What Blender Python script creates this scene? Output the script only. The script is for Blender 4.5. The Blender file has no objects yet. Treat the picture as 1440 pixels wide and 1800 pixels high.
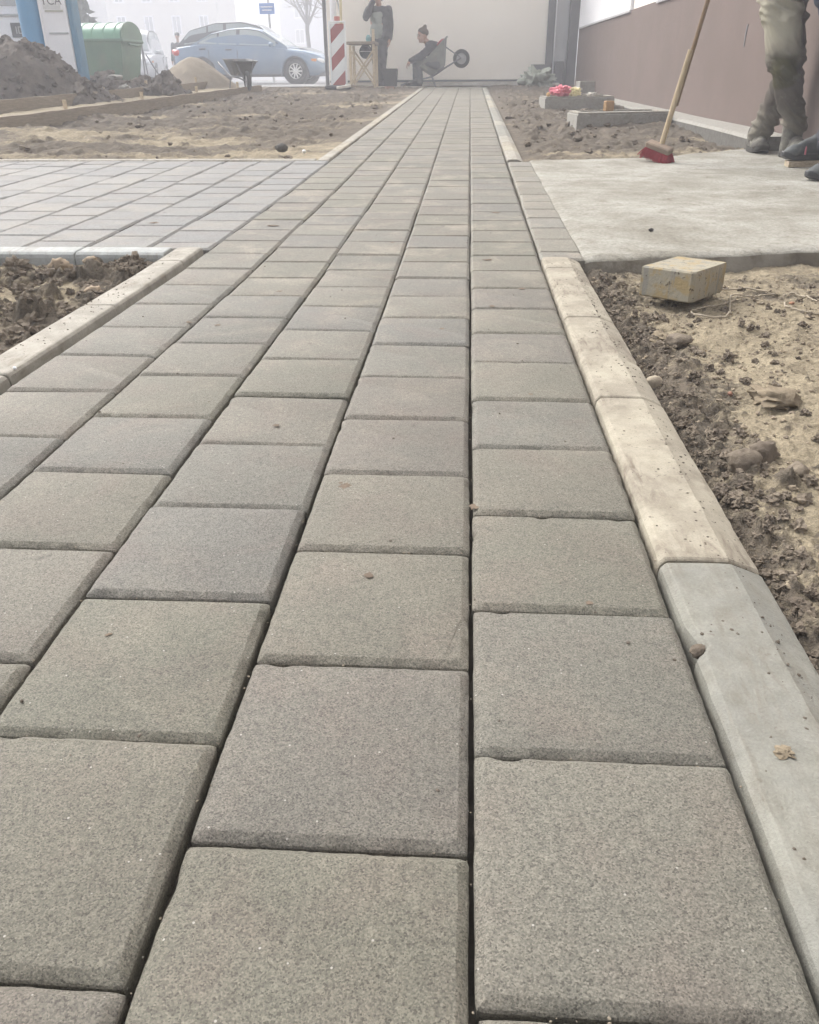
import bpy, bmesh, math, random
import numpy as np
from mathutils import Vector, Matrix, Euler, noise as mnoise

random.seed(7); RNG = np.random.default_rng(7)
SC = bpy.context.scene; COL = SC.collection
rad = math.radians

# ------------------------------------------------------------------ camera
cam = bpy.data.cameras.new('camera'); cam_o = bpy.data.objects.new('camera', cam); COL.objects.link(cam_o)
cam.sensor_fit = 'HORIZONTAL'; cam.sensor_width = 36; cam.lens = 35.842; cam.clip_start = .02; cam.clip_end = 600
cR = Vector((0.99786216, 0.06501868, -0.00660847)); cU = Vector((-0.02477489, 0.46991134, 0.88236587)); cF = Vector((-0.06047566, 0.8803158, -0.47051758))
cam_o.matrix_world = Matrix(((cR.x, cU.x, -cF.x, -0.014773), (cR.y, cU.y, -cF.y, 0), (cR.z, cU.z, -cF.z, 0.47405), (0, 0, 0, 1)))
SC.camera = cam_o

# ------------------------------------------------------------------ sky, sun, exposure
SUN_EL, SUN_AZ = rad(43), rad(-46)          # azimuth measured from +Y towards +X
w = bpy.data.worlds.new('World'); SC.world = w; w.use_nodes = True
nt = w.node_tree; nt.nodes.clear()
sky = nt.nodes.new('ShaderNodeTexSky'); sky.sky_type = 'NISHITA'; sky.sun_disc = False
sky.sun_elevation = SUN_EL; sky.sun_rotation = SUN_AZ; sky.air_density = 1.0; sky.dust_density = 6.0; sky.ozone_density = 1.0
hs = nt.nodes.new('ShaderNodeHueSaturation'); hs.inputs['Saturation'].default_value = .28
bg = nt.nodes.new('ShaderNodeBackground'); bg.inputs['Strength'].default_value = .15
wo = nt.nodes.new('ShaderNodeOutputWorld')
nt.links.new(sky.outputs[0], hs.inputs['Color']); nt.links.new(hs.outputs[0], bg.inputs['Color']); nt.links.new(bg.outputs[0], wo.inputs['Surface'])
sl = bpy.data.lights.new('sun', 'SUN'); sl.energy = .85; sl.angle = rad(30); sl.color = (1.0, .965, .91)
so = bpy.data.objects.new('sun', sl); COL.objects.link(so)
sd = Vector((math.sin(SUN_AZ) * math.cos(SUN_EL), math.cos(SUN_AZ) * math.cos(SUN_EL), math.sin(SUN_EL)))
so.rotation_euler = sd.to_track_quat('Z', 'Y').to_euler(); so.location = (0, 0, 30)
SC.view_settings.view_transform = 'Standard'; SC.view_settings.look = 'None'
SC.view_settings.exposure = 1.2; SC.view_settings.gamma = 1.0; SC.view_settings.use_curve_mapping = False
SC.cycles.use_denoising = True
SC.cycles.volume_bounces = 2; SC.cycles.max_bounces = 6; SC.cycles.diffuse_bounces = 3; SC.cycles.glossy_bounces = 2
HAZE = .0112

# ------------------------------------------------------------------ ground profile and noise
GY = [-200, 2.2, 4.0, 17.0, 400]; GZ = [0, 0, .0254, .318, .318]
def G(y): return np.interp(y, GY, GZ)
def g(y): return float(np.interp(y, GY, GZ))

def _hash(ix, iy, s):
    h = (ix.astype(np.int64) * 374761393 + iy.astype(np.int64) * 668265263 + s * 1442695041) & 0xffffffff
    h = ((h ^ (h >> 13)) * 1274126177) & 0xffffffff
    return ((h ^ (h >> 16)) & 0xffff) / 65535.0
def vnoise(x, y, s=0):
    ix, iy = np.floor(x), np.floor(y); fx, fy = x - ix, y - iy
    fx = fx * fx * fx * (fx * (fx * 6 - 15) + 10); fy = fy * fy * fy * (fy * (fy * 6 - 15) + 10)
    a, b, c, d = _hash(ix, iy, s), _hash(ix + 1, iy, s), _hash(ix, iy + 1, s), _hash(ix + 1, iy + 1, s)
    return (a * (1 - fx) + b * fx) * (1 - fy) + (c * (1 - fx) + d * fx) * fy
def fbm(x, y, s=0, o=4, gain=.5):
    r, a, t = 0, 1, 0
    for k in range(o):
        r = r + a * vnoise(x * 2 ** k + 17.3 * k, y * 2 ** k - 9.1 * k, s + k); t += a; a *= gain
    return r / t

# ------------------------------------------------------------------ materials
def new_mat(name):
    m = bpy.data.materials.new(name); m.use_nodes = True
    n = m.node_tree.nodes; n.clear()
    out = n.new('ShaderNodeOutputMaterial'); p = n.new('ShaderNodeBsdfPrincipled')
    m.node_tree.links.new(p.outputs[0], out.inputs['Surface'])
    return m, n, m.node_tree.links, p
def ramp(n, stops, interp='LINEAR'):
    r = n.new('ShaderNodeValToRGB'); e = r.color_ramp.elements; r.color_ramp.interpolation = interp
    while len(e) < len(stops): e.new(.5)
    for el, (p, c) in zip(e, stops):
        el.position = p; el.color = (*c, 1) if len(c) == 3 else c
    return r
def noise_n(n, l, vec, scale, detail=4, rough=.55, dist=0):
    t = n.new('ShaderNodeTexNoise'); t.inputs['Scale'].default_value = scale; t.inputs['Detail'].default_value = detail
    t.inputs['Roughness'].default_value = rough; t.inputs['Distortion'].default_value = dist
    l.new(vec, t.inputs['Vector']); return t
def mixc(n, l, fac, a, b, mode='MIX'):
    m = n.new('ShaderNodeMix'); m.data_type = 'RGBA'; m.blend_type = mode
    for k, v in ((0, fac), (6, a), (7, b)):
        if isinstance(v, (int, float)): m.inputs[k].default_value = v
        elif isinstance(v, tuple): m.inputs[k].default_value = (*v, 1)
        else: l.new(v, m.inputs[k])
    return m.outputs[2]
def vec_of(n, l, coord, stretch=(1, 1, 1)):
    if coord == 'pos': v = n.new('ShaderNodeNewGeometry').outputs['Position']
    else: v = n.new('ShaderNodeTexCoord').outputs['Object']
    if stretch != (1, 1, 1):
        mp = n.new('ShaderNodeMapping'); mp.inputs['Scale'].default_value = stretch; l.new(v, mp.inputs['Vector']); v = mp.outputs[0]
    return v
def nmat(name, a, b=None, scale=6, rough=.85, bump=0, bscale=60, spec=.3, metal=0, coord='obj', stretch=(1, 1, 1), dirt=None, dirt_scale=3, dirt_amt=.5, detail=5, bdist=.004):
    """Two tones mixed by noise, optional dirt patches and fine relief."""
    m, n, l, p = new_mat(name)
    v = vec_of(n, l, coord, stretch); b = b or tuple(c * .8 for c in a)
    t = noise_n(n, l, v, scale, detail, .6)
    c = mixc(n, l, ramp_fac(n, l, t.outputs['Fac'], .35, .65), a, b)
    if dirt:
        t2 = noise_n(n, l, v, dirt_scale, 6, .65, .6)
        f = ramp_fac(n, l, t2.outputs['Fac'], .5, .72)
        mm = n.new('ShaderNodeMath'); mm.operation = 'MULTIPLY'; mm.inputs[1].default_value = dirt_amt; l.new(f, mm.inputs[0])
        c = mixc(n, l, mm.outputs[0], c, dirt)
    l.new(c, p.inputs['Base Color']); p.inputs['Roughness'].default_value = rough; p.inputs['Metallic'].default_value = metal
    p.inputs['Specular IOR Level'].default_value = spec
    if bump:
        tb = noise_n(n, l, v, bscale, 4, .6); bn = n.new('ShaderNodeBump'); bn.inputs['Strength'].default_value = bump; bn.inputs['Distance'].default_value = bdist
        l.new(tb.outputs['Fac'], bn.inputs['Height']); l.new(bn.outputs[0], p.inputs['Normal'])
    return m
def ramp_fac(n, l, s, lo, hi):
    r = n.new('ShaderNodeMapRange'); r.interpolation_type = 'SMOOTHSTEP'
    r.inputs['From Min'].default_value = lo; r.inputs['From Max'].default_value = hi; l.new(s, r.inputs['Value']); return r.outputs[0]

def paver_material(name, tones, dust):
    m, n, l, p = new_mat(name)
    v = vec_of(n, l, 'pos')
    oi = n.new('ShaderNodeObjectInfo')
    r = ramp(n, tones); l.new(oi.outputs['Random'], r.inputs['Fac']); c = r.outputs['Color']
    # pink and green cast in soft stains
    t = noise_n(n, l, v, 11, 3, .55, .4); f = ramp_fac(n, l, t.outputs['Fac'], .42, .75)
    k = n.new('ShaderNodeMath'); k.operation = 'MULTIPLY'; k.inputs[1].default_value = .26; l.new(f, k.inputs[0])
    c = mixc(n, l, k.outputs[0], c, (.150, .112, .098))
    t = noise_n(n, l, v, 6.3, 4, .6); f = ramp_fac(n, l, t.outputs['Fac'], .55, .8)
    k = n.new('ShaderNodeMath'); k.operation = 'MULTIPLY'; k.inputs[1].default_value = .5; l.new(f, k.inputs[0])
    c = mixc(n, l, k.outputs[0], c, (.088, .090, .076))
    # dusty sand smears; thinner near the camera, painting in the shade there
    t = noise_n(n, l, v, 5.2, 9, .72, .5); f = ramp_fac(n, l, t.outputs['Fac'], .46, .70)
    sx = n.new('ShaderNodeSeparateXYZ'); l.new(v, sx.inputs[0]); dust_shade = n.new('ShaderNodeMapRange'); dust_shade.interpolation_type = 'SMOOTHSTEP'; dust_shade.inputs['From Min'].default_value = .6; dust_shade.inputs['From Max'].default_value = 3.0; dust_shade.inputs['To Min'].default_value = dust * .55; dust_shade.inputs['To Max'].default_value = min(1, dust * 1.5); l.new(sx.outputs['Y'], dust_shade.inputs['Value'])
    k = n.new('ShaderNodeMath'); k.operation = 'MULTIPLY'; l.new(dust_shade.outputs[0], k.inputs[1]); l.new(f, k.inputs[0])
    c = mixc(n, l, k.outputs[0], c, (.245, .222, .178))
    # dark oily spots
    t = noise_n(n, l, v, 26, 2, .5); f = ramp_fac(n, l, t.outputs['Fac'], .70, .80)
    k = n.new('ShaderNodeMath'); k.operation = 'MULTIPLY'; k.inputs[1].default_value = .5; l.new(f, k.inputs[0])
    c = mixc(n, l, k.outputs[0], c, (.050, .044, .039))
    # sand grain of the concrete
    gv = n.new('ShaderNodeTexVoronoi'); gv.inputs['Scale'].default_value = 880; l.new(v, gv.inputs['Vector'])
    sp = n.new('ShaderNodeSeparateColor'); l.new(gv.outputs['Color'], sp.inputs[0])
    gr = ramp(n, [(0, (.42, .41, .40)), (.2, (.78, .77, .76)), (.6, (1.05, 1.04, 1.03)), (1, (1.42, 1.40, 1.37))]); l.new(sp.outputs[0], gr.inputs['Fac'])
    c = mixc(n, l, .9, c, gr.outputs['Color'], 'MULTIPLY')
    gN = noise_n(n, l, v, 520, 4, .75)
    gr3 = ramp(n, [(.30, (.55, .54, .53)), (.46, (1, 1, 1)), (.75, (1.3, 1.29, 1.27))]); l.new(gN.outputs['Fac'], gr3.inputs['Fac'])
    c = mixc(n, l, .8, c, gr3.outputs['Color'], 'MULTIPLY')
    g2 = noise_n(n, l, v, 120, 3, .6)
    gr2 = ramp(n, [(.3, (.86, .85, .84)), (.7, (1.14, 1.13, 1.12))]); l.new(g2.outputs['Fac'], gr2.inputs['Fac'])
    c = mixc(n, l, .8, c, gr2.outputs['Color'], 'MULTIPLY')
    # pale aggregate chips
    vo = n.new('ShaderNodeTexVoronoi'); vo.inputs['Scale'].default_value = 260; l.new(v, vo.inputs['Vector'])
    d = ramp_fac(n, l, vo.outputs['Distance'], .27, .18)
    sep = n.new('ShaderNodeSeparateColor'); l.new(vo.outputs['Color'], sep.inputs[0])
    s = n.new('ShaderNodeMath'); s.operation = 'GREATER_THAN'; s.inputs[1].default_value = .986; l.new(sep.outputs[0], s.inputs[0])
    mu = n.new('ShaderNodeMath'); mu.operation = 'MULTIPLY'; l.new(d, mu.inputs[0]); l.new(s.outputs[0], mu.inputs[1])
    c = mixc(n, l, mu.outputs[0], c, (.34, .325, .29))
    l.new(c, p.inputs['Base Color']); p.inputs['Roughness'].default_value = .72; p.inputs['Specular IOR Level'].default_value = .45
    b1 = n.new('ShaderNodeBump'); b1.inputs['Strength'].default_value = .9; b1.inputs['Distance'].default_value = .0013; l.new(gN.outputs['Fac'], b1.inputs['Height'])
    b2 = n.new('ShaderNodeBump'); b2.inputs['Strength'].default_value = .5; b2.inputs['Distance'].default_value = .0025; l.new(g2.outputs['Fac'], b2.inputs['Height']); l.new(b1.outputs[0], b2.inputs['Normal'])
    l.new(b2.outputs[0], p.inputs['Normal'])
    return m
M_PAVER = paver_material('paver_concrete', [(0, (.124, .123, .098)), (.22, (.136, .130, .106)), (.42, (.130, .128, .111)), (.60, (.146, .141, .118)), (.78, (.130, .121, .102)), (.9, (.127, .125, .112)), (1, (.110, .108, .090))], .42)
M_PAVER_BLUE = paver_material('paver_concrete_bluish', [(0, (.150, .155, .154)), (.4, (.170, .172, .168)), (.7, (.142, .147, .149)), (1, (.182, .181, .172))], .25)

def kerb_material(name, a, b, smear, speck):
    m, n, l, p = new_mat(name)
    v = vec_of(n, l, 'pos')
    t = noise_n(n, l, v, 9, 6, .62, .5); c = mixc(n, l, ramp_fac(n, l, t.outputs['Fac'], .36, .64), a, b)
    vs = vec_of(n, l, 'pos', (60, 14, 30)); t = noise_n(n, l, vs, 1.0, 5, .6, 1.2)
    t0 = noise_n(n, l, v, 5.5, 3, .5); mu = n.new('ShaderNodeMath'); mu.operation = 'MULTIPLY'
    l.new(ramp_fac(n, l, t.outputs['Fac'], .42, .7), mu.inputs[0]); l.new(ramp_fac(n, l, t0.outputs['Fac'], .44, .60), mu.inputs[1])
    c = mixc(n, l, mu.outputs[0], c, smear)
    t = noise_n(n, l, v, 120, 3, .6); f = ramp_fac(n, l, t.outputs['Fac'], .64, .72)
    k = n.new('ShaderNodeMath'); k.operation = 'MULTIPLY'; k.inputs[1].default_value = speck; l.new(f, k.inputs[0])
    c = mixc(n, l, k.outputs[0], c, (.12, .10, .08))
    t = noise_n(n, l, v, 420, 2, .6); gr = ramp(n, [(.3, (.86, .86, .86)), (.7, (1.12, 1.12, 1.12))]); l.new(t.outputs['Fac'], gr.inputs['Fac'])
    c = mixc(n, l, .7, c, gr.outputs['Color'], 'MULTIPLY')
    tp = noise_n(n, l, v, 38, 6, .7); gp = ramp(n, [(.3, (.80, .79, .77)), (.55, (1, 1, 1)), (.75, (1.1, 1.1, 1.1))]); l.new(tp.outputs['Fac'], gp.inputs['Fac']); c = mixc(n, l, .9, c, gp.outputs['Color'], 'MULTIPLY')
    l.new(c, p.inputs['Base Color']); p.inputs['Roughness'].default_value = .8; p.inputs['Specular IOR Level'].default_value = .35
    b = n.new('ShaderNodeBump'); b.inputs['Strength'].default_value = .5; b.inputs['Distance'].default_value = .0015; l.new(t.outputs['Fac'], b.inputs['Height']); l.new(b.outputs[0], p.inputs['Normal'])
    return m
M_KERB_GREY = kerb_material('kerb_grey', (.225, .222, .192), (.188, .186, .165), (.178, .168, .142), .45)
M_KERB_TAN = kerb_material('kerb_dusty', (.345, .315, .250), (.250, .224, .178), (.150, .122, .094), .9)
M_KERB_PALE = kerb_material('kerb_pale', (.330, .310, .268), (.250, .234, .200), (.20, .175, .138), .5)
M_KERB_BLUE = kerb_material('kerb_bluish', (.37, .385, .38), (.31, .325, .32), (.27, .265, .24), .2)

def soil_material(name, dry1, dry2, wet1, wet2):
    m, n, l, p = new_mat(name)
    v = vec_of(n, l, 'pos')
    at = n.new('ShaderNodeAttribute'); at.attribute_name = 'moist'
    t = noise_n(n, l, v, 14, 6, .65); dry = mixc(n, l, ramp_fac(n, l, t.outputs['Fac'], .35, .65), dry1, dry2)
    wet = mixc(n, l, ramp_fac(n, l, t.outputs['Fac'], .35, .65), wet1, wet2)
    t2 = noise_n(n, l, v, 55, 5, .7); ad = n.new('ShaderNodeMath'); ad.operation = 'MULTIPLY_ADD'; ad.inputs[1].default_value = .9; ad.inputs[2].default_value = -.45; l.new(t2.outputs['Fac'], ad.inputs[0])
    s = n.new('ShaderNodeMath'); s.operation = 'ADD'; l.new(at.outputs['Fac'], s.inputs[0]); l.new(ad.outputs[0], s.inputs[1])
    c = mixc(n, l, ramp_fac(n, l, s.outputs[0], .25, .75), dry, wet)
    t3 = noise_n(n, l, v, 260, 3, .7); gr = ramp(n, [(.28, (.62, .60, .58)), (.5, (1, 1, 1)), (.74, (1.28, 1.26, 1.22))]); l.new(t3.outputs['Fac'], gr.inputs['Fac'])
    c = mixc(n, l, .8, c, gr.outputs['Color'], 'MULTIPLY')
    l.new(c, p.inputs['Base Color']); p.inputs['Roughness'].default_value = .95; p.inputs['Specular IOR Level'].default_value = .15
    b = n.new('ShaderNodeBump'); b.inputs['Strength'].default_value = .9; b.inputs['Distance'].default_value = .004; l.new(t3.outputs['Fac'], b.inputs['Height'])
    b2 = n.new('ShaderNodeBump'); b2.inputs['Strength'].default_value = .8; b2.inputs['Distance'].default_value = .012; l.new(t2.outputs['Fac'], b2.inputs['Height']); l.new(b.outputs[0], b2.inputs['Normal'])
    l.new(b2.outputs[0], p.inputs['Normal'])
    return m
M_SOIL = soil_material('soil', (.335, .288, .205), (.245, .208, .148), (.098, .084, .067), (.150, .127, .100))
M_CLOD = nmat('clod_soil', (.125, .103, .082), (.20, .168, .13), 22, .95, .8, 140, .15, coord='pos')
M_MOUND = nmat('mound_soil', (0.101, 0.088, 0.079), (0.150, 0.131, 0.112), 5, .95, .9, 26, .15, coord='pos', bdist=.03)
M_SAND = nmat('pile_sand', (.27, .23, .18), (.22, .187, .145), 7, .95, .7, 90, .15, coord='pos')
M_STONE = nmat('stone', (.36, .31, .235), (.26, .225, .175), 24, .9, .7, 120, .2)
M_BED = nmat('bedding_sand', (.10, .088, .07), (.065, .056, .046), 30, 1, .6, 200, .1, coord='pos')

# ------------------------------------------------------------------ mesh helpers
class MB:
    def __init__(s): s.v = []; s.f = []; s.m = []
    def add(s, vs, fs, mi=0, mat=None):
        o = len(s.v)
        if mat is not None: vs = [mat @ Vector(p) for p in vs]
        s.v += [tuple(p) for p in vs]; s.f += [tuple(i + o for i in f) for f in fs]; s.m += [mi] * len(fs); return s
    def box(s, c, d, rot=None, bevel=0, mi=0):
        x, y, z = d[0] / 2, d[1] / 2, d[2] / 2; b = min(bevel, x * .9, y * .9, z * .9)
        mt = Matrix.Translation(c) @ (Euler(rot).to_matrix().to_4x4() if rot else Matrix())
        if b <= 0:
            vs = [(sx * x, sy * y, sz * z) for sx in (-1, 1) for sy in (-1, 1) for sz in (-1, 1)]
            return s.add(vs, [(0, 1, 3, 2), (4, 6, 7, 5), (0, 4, 5, 1), (2, 3, 7, 6), (0, 2, 6, 4), (1, 5, 7, 3)], mi, mt)
        rings = []
        for zz, ins in ((-z, b), (-z + b, 0), (z - b, 0), (z, b)):
            X, Y = x - ins, y - ins; k = b if ins == 0 else b * .6
            rings.append([(X, -Y + k, zz), (X, Y - k, zz), (X - k, Y, zz), (-X + k, Y, zz), (-X, Y - k, zz), (-X, -Y + k, zz), (-X + k, -Y, zz), (X - k, -Y, zz)])
        return s.loft(rings, mt, mi)
    def loft(s, rings, mt=None, mi=0, close=True, caps=True):
        n = len(rings[0]); vs = [p for r in rings for p in r]; fs = []
        for i in range(len(rings) - 1):
            for j in range(n if close else n - 1):
                a, b = i * n + j, i * n + (j + 1) % n; fs.append((a, b, b + n, a + n))
        if caps and close: fs.append(tuple(range(n))[::-1]); fs.append(tuple((len(rings) - 1) * n + j for j in range(n)))
        return s.add(vs, fs, mi, mt)
    def tube(s, pts, r, n=8, mi=0):
        pts = [Vector(p) for p in pts]; rs = r if isinstance(r, (list, tuple)) else [r] * len(pts); rings = []; up = Vector((0, 0, 1))
        pv = None
        for i, p in enumerate(pts):
            t = (pts[min(i + 1, len(pts) - 1)] - pts[max(i - 1, 0)]).normalized()
            if pv is None: a = t.cross(up if abs(t.z) < .95 else Vector((1, 0, 0))).normalized()
            else: a = (pv - t * pv.dot(t)).normalized()
            pv = a; b = t.cross(a)
            rings.append([p + (a * math.cos(q) + b * math.sin(q)) * rs[i] for q in [2 * math.pi * k / n for k in range(n)]])
        return s.loft(rings, None, mi)
    def prism(s, poly, h0, h1, mt=None, mi=0):          # polygon in local XY, extruded along Z
        return s.loft([[(x, y, h0) for x, y in poly], [(x, y, h1) for x, y in poly]], mt, mi)
    def lathe(s, prof, n=24, mt=None, mi=0, caps=True):   # (radius, z) about local Z
        if not caps: prof = list(prof) + [prof[0]]
        return s.loft([[(r * math.cos(2 * math.pi * k / n), r * math.sin(2 * math.pi * k / n), z) for k in range(n)] for r, z in prof], mt, mi, True, caps)
    def mesh(s, name, mats, smooth=None):
        me = bpy.data.meshes.new(name); me.from_pydata(s.v, [], s.f)
        for m in (mats if isinstance(mats, (list, tuple)) else [mats]): me.materials.append(m)
        if any(s.m): me.polygons.foreach_set('material_index', s.m)
        bm = bmesh.new(); bm.from_mesh(me); bmesh.ops.recalc_face_normals(bm, faces=bm.faces); bm.to_mesh(me); bm.free()
        if smooth is not None:
            me.polygons.foreach_set('use_smooth', [True] * len(me.polygons))
            if smooth < 179: me.set_sharp_from_angle(angle=rad(smooth))
        return me
    def build(s, name, mats, parent=None, smooth=None, loc=None):
        return link(name, s.mesh(name, mats, smooth), parent, loc)
def link(name, data, parent=None, loc=None, rot=None):
    o = bpy.data.objects.new(name, data); COL.objects.link(o)
    if parent: o.parent = parent
    if loc is not None: o.location = loc
    if rot is not None: o.rotation_euler = rot
    return o
def tag(o, label, cat, group=None):
    o['label'] = label; o['category'] = cat
    if group: o['group'] = group
    return o
def thing(name, label, cat, loc=(0, 0, 0), rz=0, group=None):
    return tag(link(name, None, None, loc, (0, 0, rz)), label, cat, group)
def structure(o): o['kind'] = 'structure'; return o
def stuff(o): o['kind'] = 'stuff'; return o
def grid_mesh(name, X, Y, Z, mats, moist=None, smooth=True):
    ny, nx = X.shape; me = bpy.data.meshes.new(name)
    vs = np.stack([X, Y, Z], -1).reshape(-1, 3).astype(np.float32)
    i = np.arange(ny * nx).reshape(ny, nx)
    q = np.stack([i[:-1, :-1], i[:-1, 1:], i[1:, 1:], i[1:, :-1]], -1).reshape(-1, 4).astype(np.int32)
    me.vertices.add(len(vs)); me.vertices.foreach_set('co', vs.ravel())
    me.loops.add(q.size); me.loops.foreach_set('vertex_index', q.ravel())
    me.polygons.add(len(q)); me.polygons.foreach_set('loop_start', np.arange(0, q.size, 4, dtype=np.int32)); me.polygons.foreach_set('loop_total', np.full(len(q), 4, dtype=np.int32))
    if smooth: me.polygons.foreach_set('use_smooth', np.ones(len(q), dtype=bool))
    for m in (mats if isinstance(mats, (list, tuple)) else [mats]): me.materials.append(m)
    me.update(calc_edges=True)
    if moist is not None:
        a = me.attributes.new('moist', 'FLOAT', 'POINT'); a.data.foreach_set('value', moist.ravel().astype(np.float32))
    me.validate(); return me

# ------------------------------------------------------------------ ground
xs = np.concatenate([np.linspace(-140, -12, 30), np.linspace(-11, 11, 45), np.linspace(12, 140, 30)])
ys = np.concatenate([np.linspace(-12, 1, 8), np.linspace(2, 18, 50), np.linspace(20, 180, 40)])
X, Y = np.meshgrid(xs, ys)
structure(link('ground', grid_mesh('ground', X, Y, G(Y) - .075, M_SOIL, np.full(X.shape, .5))))
M_ASPH = nmat('asphalt', (.16, .16, .165), (.20, .20, .20), 3, .85, .4, 120, .3, coord='pos')
X, Y = np.meshgrid(np.linspace(-60, -2.9, 40), np.linspace(18.3, 60, 30))
structure(link('road', grid_mesh('road', X, Y, G(Y) + .004, M_ASPH)))

# ------------------------------------------------------------------ pavers
P = .203
def paver_mesh(name, lx, ly, detail, seed, mat, ch=.0078, dep=.0056):
    r = random.Random(seed); mb = MB(); hx, hy = lx / 2, ly / 2
    if not detail:
        rings = [[(sx * (hx - i), sy * (hy - i), z) for sx, sy in ((1, 1), (-1, 1), (-1, -1), (1, -1))] for i, z in ((0, -.045), (0, -dep), (ch, 0))]
        return mb.loft(rings).mesh(name, mat)
    N = 36; K = 4 * N
    def ring(ins, z, jit, jz, cr):
        out = []; X, Y = hx - ins, hy - ins
        for k in range(K):
            sd_, t = divmod(k, N); t = t / N * 2 - 1
            x, y = ((t * X, -Y), (X, t * Y), (-t * X, Y), (-X, -t * Y))[sd_]
            # rounded corners
            ax, ay = abs(x) - (X - cr), abs(y) - (Y - cr)
            if ax > 0 and ay > 0:
                q = math.hypot(ax, ay); 
                if q > 0: s_ = min(1, cr / q) ; x = math.copysign(X - cr + ax * s_, x); y = math.copysign(Y - cr + ay * s_, y)
            nv = mnoise.noise(Vector((x * 45 + seed * 7, y * 45, 3.1))) + .7 * mnoise.noise(Vector((x * 140, y * 140 + seed, 1.7)))
            chip = max(0, mnoise.noise(Vector((x * 22 + seed * 3.3, y * 22, 9.0))) - .42)
            L = math.hypot(x, y); e = nv * jit - chip * .012 * (jit > 0)
            out.append((x + x / L * e, y + y / L * e, z + nv * jz - chip * .006))
        return out
    rings = [ring(.0005, -.045, 0, 0, .003), ring(0, -dep - .0012, .0007, .0007, .0035), ring(.0010, -dep + .0006, .0008, .0006, .0035), ring(ch - .0006, -.0004, .00022, .00015, .004), ring(ch + .0006, 0, .0002, 0, .0045)]
    return mb.loft(rings).mesh(name, mat, smooth=22)
near_vars = [paver_mesh('paver_near', .1985, .2012, True, s, M_PAVER) for s in range(9)]
far_var = paver_mesh('paver', .1985, .2008, False, 0, M_PAVER)
blue_var = paver_mesh('paver_bluish', .1985, .2008, False, 0, M_PAVER_BLUE)

X, Y = np.meshgrid(np.linspace(-.83, .205, 5), np.linspace(-.3, 17.2, 120))
path = structure(link('path', grid_mesh('path', X, Y, G(Y) - .022, M_BED)))
OFF = {0: .2802, -1: .1866, -2: .079, -3: .176, -4: .085}
def slope(y): return math.atan((g(y + .1) - g(y - .1)) / .2)
def put_paver(name, me, x, y, parent, r=None, tilt=1.0):
    o = link(name, me, parent, (x + random.gauss(0, .0006), y + random.gauss(0, .0008), g(y) + random.gauss(0, .0009) * tilt),
             (slope(y) + random.gauss(0, .0035) * tilt, random.gauss(0, .0035) * tilt, random.gauss(0, .0025) + (0 if r is None else r)))
    return o
count = 0; far_mb = MB(); cells = []
for c in range(0, -5, -1):
    k = -2
    while True:
        y0 = OFF[c] + k * P; yc = y0 + P / 2; k += 1
        if y0 < -.2: continue
        if yc > 16.7: break
        xc = c * P + P / 2 - (0 if c < 0 else 0)
        cells.append((yc, xc))
cells.sort()
for yc, xc in cells:
    pxs = xc / (yc + .35)
    if yc < .9 and (abs(xc + .02) > .25 + .75 * (yc + .12)): continue      # never in front of the lens
    if count < 300:
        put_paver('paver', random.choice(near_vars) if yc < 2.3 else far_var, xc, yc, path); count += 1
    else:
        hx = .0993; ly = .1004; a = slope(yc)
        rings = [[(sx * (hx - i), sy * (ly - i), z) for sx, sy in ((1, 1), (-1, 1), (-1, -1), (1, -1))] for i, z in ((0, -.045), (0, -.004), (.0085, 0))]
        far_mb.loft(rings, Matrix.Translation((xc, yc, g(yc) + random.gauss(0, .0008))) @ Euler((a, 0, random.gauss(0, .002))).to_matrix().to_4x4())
stuff(far_mb.build('far_pavers', M_PAVER, path))

# side path on the left
X, Y = np.meshgrid(np.linspace(-3.35, -.815, 8), np.linspace(2.6, 5.1, 20))
side = structure(link('side_path', grid_mesh('side_path', X, Y, G(Y) - .022, M_BED)))
half_var = {}
for c in range(-5, -17, -1):
    xc = c * P + P / 2; off = (2.594, 2.494)[c % 2]; y0 = off
    while y0 < 5.05:
        a, b = max(y0, 2.594), min(y0 + P, 5.085); ly = round(b - a - .002, 4)
        if ly > .03:
            if ly < .19:
                if ly not in half_var: half_var[ly] = paver_mesh('paver_cut', .1985, ly, False, 0, M_PAVER_BLUE)
                me = half_var[ly]
            else: me = blue_var
            put_paver('paver', me, xc, (a + b) / 2, side, tilt=1.3)
        y0 += P
# narrow border pavers beside the concrete slab
border = structure(link('border_strip', grid_mesh('border_strip', *np.meshgrid(np.linspace(.205, .338, 3), np.linspace(2.475, 5.08, 14)), G(np.meshgrid(np.linspace(.205, .338, 3), np.linspace(2.475, 5.08, 14))[1]) - .02, M_BED)))
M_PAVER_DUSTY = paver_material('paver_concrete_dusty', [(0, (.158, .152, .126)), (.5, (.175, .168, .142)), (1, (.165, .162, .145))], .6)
bv = paver_mesh('paver_narrow', .128, .2005, False, 0, M_PAVER_DUSTY); bh = paver_mesh('paver_narrow_half', .128, .098, False, 0, M_PAVER_DUSTY)
put_paver('paver', bh, .272, 2.522, border)
for k in range(12): put_paver('paver', bv, .272 + (.004 if k > 4 else 0), 2.676 + k * P, border)

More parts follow.
